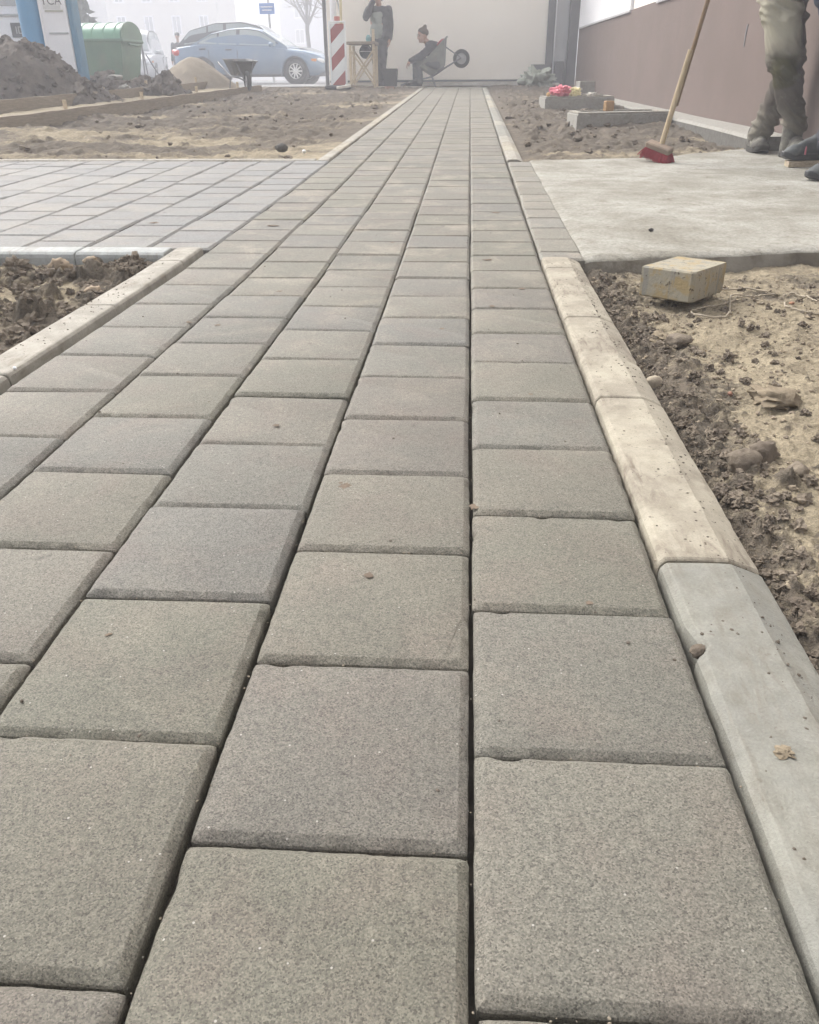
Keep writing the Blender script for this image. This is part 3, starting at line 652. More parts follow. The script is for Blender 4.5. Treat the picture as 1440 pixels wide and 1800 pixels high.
def heap(name, label, cat, cx, cy, rx, ry, hfun, mat, n=110, rough=.12, seed=1, lump=True):
    U, V = np.meshgrid(np.linspace(-1, 1, n), np.linspace(-1, 1, n)); X = cx + U * rx; Y = cy + V * ry
    H = hfun(X, Y); H = H + (fbm(X * 4, Y * 4, seed, 5) - .5) * rough * np.clip(H * 6, 0, 1)
    Z = G(Y) - .08 + H
    if lump: 
        M = np.zeros(X.shape); lumps(X, Y, Z, M, 500, (cx - rx, cx + rx, cy - ry, cy + ry), (.025, .10), .6, None, seed)
        Z = np.where(H < .03, np.minimum(Z, G(Y) - .06), Z)
    return tag(link(name, grid_mesh(name, X, Y, Z, mat, np.full(X.shape, .9))), label, cat)
def bump(X, Y, x, y, rx, ry, h, p=1.6): return h * np.exp(-(((X - x) / rx) ** 2 + ((Y - y) / ry) ** 2) ** (p / 2))
HEAPS = []
HEAPS.append(heap('soil_heap', 'large dark brown soil heap at the left in front of the blue pillar', 'soil heap', -6.1, 11.3, 2.2, 1.7,
     lambda X, Y: np.maximum.reduce([bump(X, Y, -6.7, 11.3, .95, .9, .80, 2.4), bump(X, Y, -5.65, 11.2, .82, .8, .74, 3), bump(X, Y, -4.9, 11.3, .45, .7, .32, 2)]), M_MOUND, 190, .34, 81))
HEAPS.append(heap('soil_heap', 'low ridge of dark soil with rubble in front of the green bin', 'soil heap', -4.95, 13.3, 1.3, 1.0,
     lambda X, Y: np.maximum.reduce([bump(X, Y, -5.35, 13.3, .55, .55, .36, 2.4), bump(X, Y, -4.75, 13.2, .5, .5, .34, 2.4), bump(X, Y, -4.40, 13.2, .22, .35, .30, 2.4), bump(X, Y, -5.8, 13.3, .4, .5, .34, 2.2)]), M_MOUND, 150, .30, 82))
heap('sand_pile', 'smooth conical pile of tan sand beside the wheelbarrow and car', 'sand pile', -4.84, 15.9, .95, .95,
     lambda X, Y: np.clip(.78 - .82 * np.sqrt((X + 4.84) ** 2 + ((Y - 15.9)) ** 2 + .05), 0, 1) , M_SAND, 90, .05, 83, False)
stone('pale broken slab fragment on the low soil ridge', (-5.0, 12.72, .50), .10, M_FOOT, 3, .35)
stone('grey concrete lump lower on the soil ridge, beside the boards', (-4.78, 12.45, .37), .085, M_FOOT, 5, .5)
stone('dark lump of soil at the right end of the soil ridge', (-4.42, 12.7, .345), .085, M_MOUND, 8, 1.0)
stone('small dark round stone lying on the dirt bed beside the path', (-1.223, 5.72, .075), .032, nmat('dark_stone', (.10, .095, .085)), 11, .9, .2)
stone('small white pebble on the dirt bed beside the path', (-1.054, 5.60, .062), .014, M_WHITE, 12, .8, .2)
def on_top(ob, pts):
    me = ob.data; co = np.empty(len(me.vertices) * 3, np.float32); me.vertices.foreach_get('co', co); co = co.reshape(-1, 3); n = int(len(co) ** .5)
    x0, x1, y0, y1 = co[0, 0], co[-1, 0], co[0, 1], co[-1, 1]
    return [float(co[int((y - y0) / (y1 - y0) * (n - 1)) * n + int((x - x0) / (x1 - x0) * (n - 1)), 2]) for x, y in pts]
mb = MB()
for ob, ax, ay, bx, by, cnt in ((HEAPS[0], -7.6, 10.2, -4.4, 12.6, 900), (HEAPS[1], -6.1, 12.5, -4.1, 13.9, 500)):
    pts = [(random.uniform(ax, bx), random.uniform(ay, by)) for _ in range(cnt)]
    for i, ((x, y), z) in enumerate(zip(pts, on_top(ob, pts))):
        if z < g(y) - .03: continue
        r = .012 + .05 * random.random() ** 3; clod(mb, (x, y, z + r * .2), r, i, 2, .75, .8)
stuff(mb.build('soil_clods', M_MOUND, None))
mb = MB(); mb.tube([(0, 0, 0), (0, 0, .09)], .018, 6); o = mb.build('marker_peg', M_TIMBER); o.location = (-4.86, 11.9, .29); tag(o, 'tiny pale peg standing on the upper board below the soil heap', 'peg')

# ------------------------------------------------------------------ block, cable, rocks on the right bed
def block_mat():
    m, n, l, p = new_mat('stained_block'); v = vec_of(n, l, 'obj')
    t = noise_n(n, l, v, 22, 6, .7, .4); c = mixc(n, l, ramp_fac(n, l, t.outputs['Fac'], .46, .60), (.285, .262, .205), (.300, .235, .130))
    vs = vec_of(n, l, 'obj', (26, 26, 3)); t = noise_n(n, l, vs, 1.3, 3, .5); c = mixc(n, l, ramp_fac(n, l, t.outputs['Fac'], .55, .62), c, (.225, .215, .185))
    t = noise_n(n, l, v, 75, 4, .7); c = mixc(n, l, ramp_fac(n, l, t.outputs['Fac'], .60, .66), c, (.105, .085, .062))
    l.new(c, p.inputs['Base Color']); p.inputs['Roughness'].default_value = .9; p.inputs['Specular IOR Level'].default_value = .2
    b = n.new('ShaderNodeBump'); b.inputs['Strength'].default_value = .7; b.inputs['Distance'].default_value = .004; l.new(t.outputs['Fac'], b.inputs['Height']); l.new(b.outputs[0], p.inputs['Normal']); return m
M_BLOCK = block_mat()
zb = -.030
def loft_poly(poly, z0, z1, c=.004):
    cx = sum(p[0] for p in poly) / len(poly); cy = sum(p[1] for p in poly) / len(poly)
    return MB().loft([[(x + (cx - x) * k, y + (cy - y) * k, z) for x, y in poly] for z, k in ((z0, .04), (z0 + c, 0), (z1 - c, 0), (z1, .035))])
blk = loft_poly([(.428, 2.120), (.524, 2.016), (.536, 2.018), (.650, 2.178), (.648, 2.190), (.552, 2.290)], zb + .010, zb + .084)
mo = blk.build('concrete_block', M_BLOCK, None, smooth=25); tag(mo, 'yellow stained concrete block lying tilted at the edge of the slab', 'concrete block')
for v in mo.data.vertices:
    p = v.co; p.z += (p.y - 2.15) * -.05 + mnoise.noise(p * 30) * .002
    p.x += mnoise.noise(p * 25 + Vector((3, 1, 0))) * .002
M_WIRE = nmat('pale_cable', (.36, .31, .24), (.28, .24, .18), 40, .6)
M_FLAT = nmat('earthy_stone', (.235, .195, .14), (.17, .14, .10), 30, .95, .8, 120, .1)
def hz(x, y): return h_right(x, y) if .312 < x < 1.6 and .4 < y < 2.85 else g(y)
def spline(pts, n=12):
    out = []; pts = [Vector(p) for p in pts]
    for i in range(len(pts) - 1):
        p0, p1, p2, p3 = pts[max(i - 1, 0)], pts[i], pts[i + 1], pts[min(i + 2, len(pts) - 1)]
        for k in range(n):
            t = k / n; out.append(.5 * ((2 * p1) + (p2 - p0) * t + (2 * p0 - 5 * p1 + 4 * p2 - p3) * t * t + (3 * p1 - p0 - 3 * p2 + p3) * t ** 3))
    out.append(pts[-1]); return out
w1 = [(.655, 2.26), (.72, 2.265), (.78, 2.225), (.815, 2.235), (.77, 2.20), (.70, 2.165), (.66, 2.12), (.60, 2.07), (.545, 2.035), (.535, 1.985), (.565, 1.955), (.60, 1.96), (.625, 2.00), (.64, 2.06), (.68, 2.19), (.715, 2.215)]
pts = [Vector((p.x, p.y, hz(p.x, p.y) + .006)) for p in spline([(x, y, 0) for x, y in w1])]
for i in range(2, len(pts) - 2): pts[i].z = max(pts[i].z, (pts[i - 2].z + pts[i + 2].z) / 2)
o = MB().tube(pts, .0022, 7).build('cable', M_WIRE, None, smooth=80); tag(o, 'thin pale cable looped on the soil beside the stained block', 'cable')
w2 = [(.79, 2.115), (.775, 2.06), (.80, 2.02), (.84, 2.02), (.875, 2.035)]; w3 = [(.825, 2.225), (.85, 2.225), (.87, 2.19), (.885, 2.13)]
pts = [Vector((p.x, p.y, hz(p.x, p.y) + .005)) for p in spline([(x, y, 0) for x, y in w2])]
o = MB().tube(pts, .0022, 7).build('cable', M_WIRE, None, smooth=80); tag(o, 'short curl of pale cable lying furthest right on the soil', 'cable')
pts = [Vector((p.x, p.y, hz(p.x, p.y) + .006)) for p in spline([(x, y, 0) for x, y in w3])]
o = MB().tube(pts, .0022, 7).build('cable', M_WIRE, None, smooth=80); tag(o, 'arched end of pale cable rising from the soil near the slab edge', 'cable')
stone('flat overhanging tan stone with a dark hollow beneath, on the right bed', (.520, 1.372, hz(.52, 1.372) + .012), .034, M_FLAT, 21, .42, .55)
stone('broken flat earth slab fragment near the stained block', (.420, 1.79, hz(.42, 1.79) + .004), .030, M_FLAT, 22, .35, .6)
stone('second dark earth fragment leaning against the flat one', (.447, 1.755, hz(.447, 1.755) + .012), .022, M_CLOD, 23, .7)
stone('pale round pebble touching the dusty kerb', (.338, 1.47, hz(.338, 1.47) + .010), .018, M_STONE, 24, .8, .2)
stone('round brown clod lying on the sand at the right edge', (.459, 1.07, hz(.459, 1.07) + .006), .016, M_CLOD, 25, .8, .25, 'soil_clod', 'clod')
stone('large dark clod pair beside the kerb smear', (.392, 1.09, hz(.392, 1.09) + .010), .024, M_CLOD, 26, .8, .4, 'soil_clod', 'clod')
stone('crumbly brown clod just right of the large dark one', (.43, 1.13, hz(.43, 1.13) + .008), .020, M_CLOD, 27, .8, .4, 'soil_clod', 'clod')
stone('small orange brick chip on the right bed', (.452, 1.385, hz(.452, 1.385) + .004), .0045, nmat('brick_red', (.26, .14, .10)), 28, .8, .3, 'brick_chip', 'chip')
stone('small orange brick chip beside the curled cable', (.802, 2.10, hz(.802, 2.10) + .005), .006, nmat('brick_orange', (.36, .20, .13)), 29, .6, .3, 'brick_chip', 'chip')
stone('dark pebble alone on the concrete slab', (.606, 2.91, g(2.91) + .006), .0075, nmat('dark_pebble', (.07, .065, .06)), 30, .8, .2)
stone('lump of crusted mortar on the grey kerb', (.2445, .492, .0065), .0062, M_FLAT, 31, .28, .8, 'mortar_lump', 'mortar')
stone('mud lump wedged in the chip of the grey kerb', (.2105, .625, .001), .0075, M_CLOD, 32, .7, .4, 'mud_lump', 'mud')
stone('yellow crumpled scrap at the right end of the soil bed', (1.014, 2.43, hz(1.014, 2.43) + .012), .018, nmat('yellow_scrap', (.72, .66, .20)), 33, 1.0, .5, 'scrap', 'scrap')
for i, (x, y, r, lb) in enumerate([(-1.19, 2.36, .026, 'orange tan stone by the side path kerb, larger of a pair'), (-1.115, 2.40, .018, 'orange tan stone by the side path kerb, smaller and right of its pair'), (-1.235, 2.28, .022, 'flat buff stone in the left soil, below the pair'), (-.985, 2.10, .017, 'round buff pebble close to the pale left kerb')]):
    stone(lb, (x, y, h_left(x, y) + r * .45), r, nmat('buff_stone', (.30, .235, .165), (.24, .19, .135), 30), 50 + i, .75, .3)
for i, (x, y, r, lb) in enumerate([(-1.45, 2.34, .050, 'largest dark clod below the side path kerb'), (-1.345, 2.40, .036, 'dark clod against the side path kerb'), (-.995, 2.43, .030, 'dark clod in the corner where the two kerbs meet'), (-1.33, 1.78, .040, 'dark clod nearest the camera in the left soil'), (-1.22, 1.93, .034, 'dark clod midway along the left soil')]):
    stone(lb, (x, y, h_left(x, y) + r * .3), r, M_CLOD, 60 + i, .75, .6, 'soil_clod', 'clod', 4)
stone('white chip on the edge of the pale left kerb', (-.838, 1.40, .006), .004, M_WHITE, 70, .7, .2, 'chip', 'chip')

# ------------------------------------------------------------------ low concrete bases by the wall
def conc_base(label, poly, z0, z1):
    o = thing('garden_bench_footing', label, 'concrete footing', (poly[0][0], poly[0][1], 0)); q = [(x - poly[0][0], y - poly[0][1]) for x, y in poly]
    loft_poly(q, z0, z1, .008).build('block', M_FOOT, o, smooth=25)
    cx = sum(p[0] for p in q) / 4; cy = sum(p[1] for p in q) / 4
    for i in range(4):
        a, b = Vector(q[i]), Vector(q[(i + 1) % 4]); i1 = Vector((cx, cy)); a2, b2 = a.lerp(i1, .02), b.lerp(i1, .02); a3, b3 = a.lerp(i1, .16), b.lerp(i1, .16)
        MB().loft([[(*p, z1 + .001) for p in (a2, b2, b3, a3)], [(*p, z1 + .012) for p in (a2, b2, b3, a3)]]).build('top_rim', M_KERB_PALE, o)
    return o
conc_base('low concrete base nearer the broom with a wooden block on it', [(.885, 7.60), (1.70, 7.86), (1.70, 8.40), (.86, 8.15)], .02, .192)
conc_base('low concrete base farther along the wall holding coloured bags', [(.82, 10.12), (1.60, 10.30), (1.62, 10.95), (.80, 10.75)], .08, .262)
tag(MB().box((1.185, 7.93, .244), (.075, .06, .080), (0, 0, .3), bevel=.005).build('wood_block', nmat('ochre_wood', (.33, .20, .09), (.25, .15, .07), 20, .8)), 'small ochre wooden block on the nearer concrete base', 'wood block')
def crumple(name, label, cat, loc, r, mat, seed, squash=.8, rough=.7):
    mb = MB(); random.seed(seed); clod(mb, (0, 0, 0), r, seed, 4, rough, squash); o = mb.build(name, mat, None, smooth=60); o.location = loc; return tag(o, label, cat)
crumple('plastic_bag', 'crumpled pink plastic bag on the farther concrete base', 'bag', (1.005, 10.35, .325), .075, nmat('pink_plastic', (.68, .20, .25), (.60, .15, .20), 20, .4), 2)
crumple('plastic_bag', 'pale yellow bundle beside the pink bag on the concrete base', 'bag', (1.17, 10.42, .312), .068, nmat('yellow_plastic', (.72, .64, .33), (.66, .58, .30), 20, .45), 9, .7, .35)
crumple('fruit', 'small orange round thing at the left end of the far concrete base', 'fruit', (.865, 10.3, .292), .028, nmat('orange_peel', (.62, .38, .16)), 4, .8, .1)
crumple('paper_scrap', 'crumpled pale paper at the right of the yellow bundle', 'paper', (1.36, 10.45, .285), .045, M_PALE, 14, .45, .8)
crumple('sack', 'grey green empty sack slumped by the far wall corner', 'sack', (1.25, 17.3, .40), .24, nmat('sack_cloth', (.40, .42, .35), (.31, .33, .27), 12, .9), 12, .75, .8)
tag(MB().box((1.36, 18.28, .51), (.36, .03, .34), (rad(-12), 0, 0), bevel=.004).build('leaning_board', M_DKGREY), 'dark board leaning on the far wall behind the sack', 'board')
tag(MB().box((1.60, 13.0, .335), (.22, .2, .15), (0, 0, .2), bevel=.006).build('concrete_block', M_FOOT), 'grey concrete block against the brown wall near the corner', 'concrete block')
tag(MB().box((1.42, 12.9, .30), (.22, .16, .03), (.1, -.2, .5), bevel=.004).build('board_scrap', M_PALE), 'white board scrap beside the grey block near the corner', 'board')
crumple('rubble_lump', 'dark rubble lump at the foot of the beige wall', 'rubble', (.98, 17.6, .35), .10, M_MOUND, 31, .5, .6)
tag(MB().box((-2.2, 15.9, .335), (.24, .09, .04), (0, -.12, .5), bevel=.004).build('board_scrap', M_PALE), 'pale offcut lying on soil left of the warning panel', 'board')

# ------------------------------------------------------------------ green bin, pillar kiosk, cabinet
M_BIN = nmat('bin_green', (.09, .165, .115), (.075, .14, .10), 3, .5, .15, 30, .4, dirt=(.16, .17, .14), dirt_scale=2, dirt_amt=.5)
M_BIN_LID = nmat('bin_lid_green', (.165, .33, .235), (.14, .285, .205), 3, .4, 0, 1, .4)
M_ALLOY = nmat('alloy_rim', (.70, .70, .70), (.62, .62, .62), 8, .4, 0, 1, .5)
M_RUBBER = nmat('rubber', (.028, .028, .028), (.04, .04, .04), 20, .8)
M_BLACK = nmat('black_plastic', (.035, .036, .038), (.05, .05, .052), 8, .5)
M_CHROME = nmat('bright_metal', (.62, .62, .62), (.5, .5, .5), 8, .3, 0, 1, .5, .6)
bn = thing('waste_container', 'large green wheeled waste container with an arched ribbed lid', 'waste container', (-6.62, 16.55, .318))
mb = MB(); mb.loft([[(-.40, -.38, .13), (.40, -.38, .13), (.40, .38, .13), (-.40, .38, .13)], [(-.44, -.43, .20), (.44, -.43, .20), (.44, .43, .20), (-.44, .43, .20)], [(-.52, -.50, .74), (.52, -.50, .74), (.52, .50, .74), (-.52, .50, .74)]]).build('body', M_BIN, bn, smooth=25)
mb = MB(); mb.box((0, 0, .76), (1.12, 1.06, .05), bevel=.012).build('rim', M_BIN, bn)
arc = [(.50 * math.cos(a), .255 * math.sin(a) ** .8) for a in [math.pi * k / 16 for k in range(17)]]
mt = Matrix.Translation((0, 0, .785)) @ Euler((rad(90), 0, rad(90))).to_matrix().to_4x4()
MB().prism(arc, -.52, .52, mt).build('lid', M_BIN_LID, bn, smooth=40)
arc2 = [(.512 * math.cos(a), .267 * math.sin(a) ** .8) for a in [math.pi * k / 16 for k in range(17)]]
for x in (-.40, -.20, 0, .20, .40): MB().prism(arc2, x - .012, x + .012, mt).build('lid_rib', M_BIN_LID, bn, smooth=40)
arc3 = [(.52 * math.cos(a), .275 * math.sin(a) ** .8) for a in [math.pi * k / 16 for k in range(17)]]
for x in (-.545, .52): MB().prism(arc3, x, x + .025, mt).build('lid_end', M_BIN, bn, smooth=40)
for x in (-.56, .56): MB().tube([(x, -.3, .72), (x * 1.05, -.3, .70), (x * 1.05, .3, .70), (x, .3, .72)], .018).build('lifting_bar', M_BIN, bn)
for x in (-.33, .33):
    for y in (-.3, .3): MB().lathe([(.0, -.025), (.075, -.025), (.08, 0), (.075, .025), (0, .025)], 16, Matrix.Translation((x, y, .08)) @ Euler((0, rad(90), 0)).to_matrix().to_4x4()).build('wheel', M_RUBBER, bn)

M_BLUE = nmat('pillar_blue', (.085, .27, .47), (.075, .25, .44), 2, .45, 0, 1, .4)
M_BLUE2 = nmat('trim_blue', (.11, .23, .34), (.10, .21, .31), 2, .5)
M_TEXT = nmat('letter_grey', (.16, .16, .165), None, 2, .6)
kt = thing('advertising_column', 'blue pillar with a white lettered information panel beside the soil heap', 'advertising column', (-6.24, 13.15, .24))
MB().lathe([(0, 0), (.175, 0), (.175, 3.3), (0, 3.3)], 40).build('pillar', M_BLUE, kt, smooth=60)
MB().box((.385, -.05, 1.65), (.375, .16, 3.3), bevel=.01).build('panel', M_WHITE, kt)
MB().box((.622, -.02, 1.65), (.09, .22, 3.3), bevel=.02).build('edge_column', M_BLUE2, kt)
MB().box((.195, -.12, 1.65), (.03, .05, 3.3), bevel=.006).build('pillar_trim', M_WHITE, kt)
MB().box((.395, -.134, 1.085), (.26, .012, .025)).build('panel_bar', nmat('khaki_bar', (.50, .49, .43)), kt)
MB().box((.41, -.134, .815), (.28, .012, .022)).build('panel_bar', nmat('grey_bar', (.45, .46, .47)), kt)
def lettering(text, size, mat, parent, loc, rot, name='lettering'):
    c = bpy.data.curves.new(name, 'FONT'); c.body = text; c.size = size; c.extrude = .002; c.align_x = 'CENTER'; c.materials.append(mat)
    t = bpy.data.objects.new('tmp', c); COL.objects.link(t); dg = bpy.context.evaluated_depsgraph_get(); dg.update()
    me = bpy.data.meshes.new_from_object(t.evaluated_get(dg), depsgraph=dg); bpy.data.objects.remove(t)
    return link(name, me, parent, loc, rot)
lettering('TCA', .15, M_TEXT, kt, (.375, -.134, 1.16), (rad(90), 0, 0))
MB().box((.37, -.132, 1.20), (.25, .006, .19)).build('letter_plate', nmat('plate_white', (.70, .70, .69)), kt)

cb = thing('service_cabinet', 'white service cabinet with a dark plate left of the blue pillar', 'cabinet', (-7.2, 14.2, .26))
MB().box((0, 0, .85), (1.1, .5, 1.7), bevel=.02).build('body', M_WHITE, cb)
MB().box((.36, -.256, .885), (.27, .02, .19), bevel=.004).build('plate', M_DKGREY, cb)
lettering('ID', .14, M_LTGREY, cb, (.36, -.268, .835), (rad(90), 0, 0))
MB().box((.30, -.262, 1.08), (.45, .03, .03), bevel=.004).build('shelf_trim', M_LTGREY, cb)
MB().box((.15, -.256, 1.28), (.45, .02, .16), bevel=.004).build('window', M_LTGREY, cb)
MB().box((.2, -.258, .70), (.6, .02, .02)).build('shelf_trim', M_LTGREY, cb)

# ------------------------------------------------------------------ warning panel, posts, trestle, bucket
M_RED = nmat('sign_red', (.30, .055, .05), (.26, .05, .045), 4, .5)
M_WSIGN = nmat('sign_white', (.74, .76, .76), (.68, .70, .70), 4, .5)
wp = thing('warning_panel', 'red and white diagonally striped warning panel in a white frame', 'warning sign', (-2.36, 16.5, .31))
W2, H2 = .118, .97
MB().box((0, .012, .03 + H2 / 2), (W2 * 2, .02, H2), bevel=.003).build('panel', M_WSIGN, wp)
def clip(poly, x0, x1, z0, z1):
    for ax, lim, sg in ((0, x0, 1), (0, x1, -1), (1, z0, 1), (1, z1, -1)):
        out = []
        for i in range(len(poly)):
            a, b = poly[i], poly[(i + 1) % len(poly)]; da, db = (a[ax] - lim) * sg, (b[ax] - lim) * sg
            if da >= 0: out.append(a)
            if da * db < 0: t = da / (da - db); out.append((a[0] + (b[0] - a[0]) * t, a[1] + (b[1] - a[1]) * t))
        poly = out
        if not poly: return poly
    return poly
for k in range(-1, 4):
    z = .03 - .195 + k * .43; pl = clip([(-W2, z), (W2, z + .235), (W2, z + .445), (-W2, z + .215)], -W2, W2, .03, .03 + H2)
    if len(pl) > 2: MB().prism(pl, -.004, .0, Matrix.Translation((0, -.0006, 0)) @ Euler((rad(90), 0, 0)).to_matrix().to_4x4()).build('stripe', M_RED, wp)
for x in (-W2 - .018, W2 + .018): MB().box((x, .01, .52), (.03, .04, 1.04), bevel=.006).build('frame_side', M_WSIGN, wp)
for z in (.012, 1.028): MB().box((0, .01, z), (W2 * 2 + .004, .04, .028), bevel=.006).build('frame_end', M_WSIGN, wp)
MB().box((0, .05, .012), (.5, .40, .07), bevel=.02).build('foot', M_BLACK, wp)
MB().tube([(0, .04, 1.04), (0, .04, 1.11)], .05, 12).build('lamp_base', nmat('lamp_red', (.45, .14, .11)), wp)

def post(label, name, x, y, r, h, mat, cat='post', lean=0):
    o = thing(name, label, cat, (x, y, g(y))); MB().tube([(0, 0, -.05), (lean, 0, h)], r, 10).build('shaft', mat, o, smooth=60); MB().lathe([(0, h), (r * 1.2, h), (r * 1.2, h + .03), (0, h + .03)], 10, Matrix.Translation((lean, 0, 0))).build('cap', mat, o); return o
M_YPOLE = nmat('yellow_pole', (.55, .46, .26), (.48, .40, .22), 5, .6)
post('thin yellowish pole standing behind the warning panel', 'pole', -2.42, 17.3, .022, 2.6, M_YPOLE, lean=.06)
post('thick white post at the edge of the beige wall', 'post', -2.62, 17.9, .06, 2.8, M_WHITE)
post('slim dark grey pole left of the white post', 'pole', -2.82, 18.1, .035, 2.8, M_DKGREY)
o = MB().tube(spline([(-2.60, 17.82, 1.95), (-2.52, 17.8, 1.75), (-2.46, 17.7, 1.5), (-2.42, 17.5, 1.36)]), .014, 7).build('rope', M_LTGREY, None, smooth=80); tag(o, 'grey rope slung from the white post down to the panel', 'rope')

tr = thing('trestle', 'pale timber trestle with crossed braces behind the warning panel', 'trestle', (-1.95, 16.9, .318))
for x in (-.21, .21):
    for y in (-.25, .25): MB().box((x, y, .33 if not (x > 0 and y < 0) else .45), (.045, .045, .68 if not (x > 0 and y < 0) else .92), bevel=.004).build('leg', M_TIMBER, tr)
for y in (-.285, .285):
    MB().tube([(-.2, y, .06), (.2, y, .58)], .017, 6).build('brace', M_TIMBER, tr); MB().tube([(.2, y + .0, .06), (-.2, y, .58)], .016, 6).build('brace', M_TIMBER, tr)
MB().box((-.01, 0, .70), (.52, .62, .045), bevel=.004).build('top', M_BOARD, tr)
def pot(name, label, cat, loc, r0, r1, h, mat, rot=(0, 0, 0)):
    o = thing(name, label, cat, loc); o.rotation_euler = rot
    MB().lathe([(0, 0), (r0, 0), (r1, h), (r1 + .01, h), (r1 + .01, h - .02), (r1 - .012, h - .01), (r0 - .01, .02), (0, .02)], 24).build('body', mat, o, smooth=40)
    MB().tube([(r1 * math.cos(a), 0, h + .1 * r1 * 0 - .02 + .6 * r1 * math.sin(a) * .5) for a in [math.pi * k / 10 for k in range(11)]], .006, 5).build('handle', M_CHROME, o); return o
bk = thing('crate', 'black square tub on the ground beside the standing man', 'tub', (-1.50, 17.35, .318))
mb = MB(); mb.loft([[(-.11, -.11, 0), (.11, -.11, 0), (.11, .11, 0), (-.11, .11, 0)], [(-.13, -.13, .30), (.13, -.13, .30), (.13, .13, .30), (-.13, .13, .30)], [(-.118, -.118, .30), (.118, -.118, .30), (.118, .118, .30), (-.118, .118, .30)], [(-.10, -.10, .03), (.10, -.10, .03), (.10, .10, .03), (-.10, .10, .03)]]).build('body', M_BLACK, bk)
MB().box((0, -.134, .27), (.27, .012, .03), bevel=.003).build('rim', M_BLACK, bk)
pot('bucket', 'dark round bucket lying on its side under the trestle top', 'bucket', (-1.90, 17.0, .86), .085, .105, .2, M_BLACK, (rad(82), 0, 0))
tag(MB().box((-1.98, 16.45, .335), (.5, .22, .035), (0, .02, .1), bevel=.004).build('plank_offcut', M_BOARD), 'brown plank offcut lying in front of the trestle', 'plank')
tag(MB().box((-1.42, 16.1, .31), (.14, .1, .05), (0, .04, .4), bevel=.006).build('brick', nmat('dull_brick', (.27, .17, .13))), 'dull brown brick on the soil in front of the tub', 'brick')

# ------------------------------------------------------------------ wheelbarrows
M_TRAY = nmat('tray_grey', (.20, .21, .195), (.16, .165, .155), 6, .6, .2, 40, .4, dirt=(.40, .36, .29), dirt_scale=4, dirt_amt=.7)
M_TRAY_D = nmat('tray_dark', (.075, .08, .08), (.06, .06, .062), 6, .6, .2, 40, .4, dirt=(.34, .31, .26), dirt_scale=3, dirt_amt=.6)
M_RIM = nmat('rim_grey', (.33, .33, .33), (.26, .26, .26), 10, .5, 0, 1, .5, .3)
def wheelbarrow(label, loc, rz, pitch, mt, nose=.12, rise=.12):
    o = thing('wheelbarrow', label, 'wheelbarrow', loc, rz, 'builders wheelbarrows'); o.rotation_euler = (0, pitch, rz)
    def rr(x0, x1, y, z, k=.05, rise=0):
        zz = lambda x: z + rise * (x - x0) / (x1 - x0)
        return [(x, yy, zz(x)) for x, yy in ((x1, -y + k), (x1, y - k), (x1 - k, y), (x0 + k, y), (x0, y - k), (x0, -y + k), (x0 + k, -y), (x1 - k, -y))]
    MB().loft([rr(-.14, .24, .17, .30), rr(-.28, .47 + nose, .29, .62, .05, rise), rr(-.30, .50 + nose, .305, .63, .05, rise), rr(-.30, .50 + nose, .305, .615, .05, rise), rr(-.265, .455 + nose, .275, .605, .05, rise), rr(-.125, .225, .155, .312)]).build('tray', mt, o, smooth=30)
    for s in (-1, 1):
        MB().tube(spline([(-.80, s * .27, .56), (-.5, s * .26, .47), (-.15, s * .19, .30), (.25, s * .10, .255), (.62, s * .075, .20)], 6), .016, 8).build('handle_bar', M_DKGREY, o, smooth=60)
        MB().tube([(-.82, s * .271, .566), (-.66, s * .266, .52)], .021, 8).build('grip', M_BLACK, o, smooth=60)
        MB().tube([(-.14, s * .18, .30), (-.20, s * .21, .02), (-.14, s * .21, .0)], .013, 7).build('leg', M_DKGREY, o, smooth=60)
        MB().tube([(.46, s * .2, .60), (.62, s * .075, .21)], .011, 7).build('brace', M_DKGREY, o, smooth=60)
    mw = Matrix.Translation((.62, 0, .19)) @ Euler((rad(90), 0, 0)).to_matrix().to_4x4()
    wh = link('wheel', None, o)
    MB().lathe([(.115, -.035), (.165, -.045), (.188, -.025), (.192, 0), (.188, .025), (.165, .045), (.115, .035)], 32, mw, 0, False).build('tyre', M_RUBBER, wh, smooth=60)
    MB().lathe([(.02, -.05), (.025, -.02), (.10, -.012), (.12, -.03), (.12, .03), (.10, .012), (.025, .02), (.02, .05)], 24, mw).build('rim', M_RIM, wh, smooth=40)
    return o
wheelbarrow('dark wheelbarrow standing upright beside the sand pile', (-3.86, 15.3, g(15.3) + .01), rad(-62), 0, M_TRAY_D, .02, -.06).scale = (.76, .76, .76)
PB = rad(-36); LB = Vector((-1.30, 17.6, .318))
# tipped back on its handle ends: handle end stays on the ground
hx_, hz_ = -.80 * .82, .56 * .82; ox = LB.x - (hx_ * math.cos(PB) + hz_ * math.sin(PB)); oz = LB.z + .02 - (-hx_ * math.sin(PB) + hz_ * math.cos(PB))
wheelbarrow('grey wheelbarrow tipped back on its handles with a man sitting in it', (ox, 17.6, oz), 0, PB, M_TRAY).scale = (.82, .82, .82)

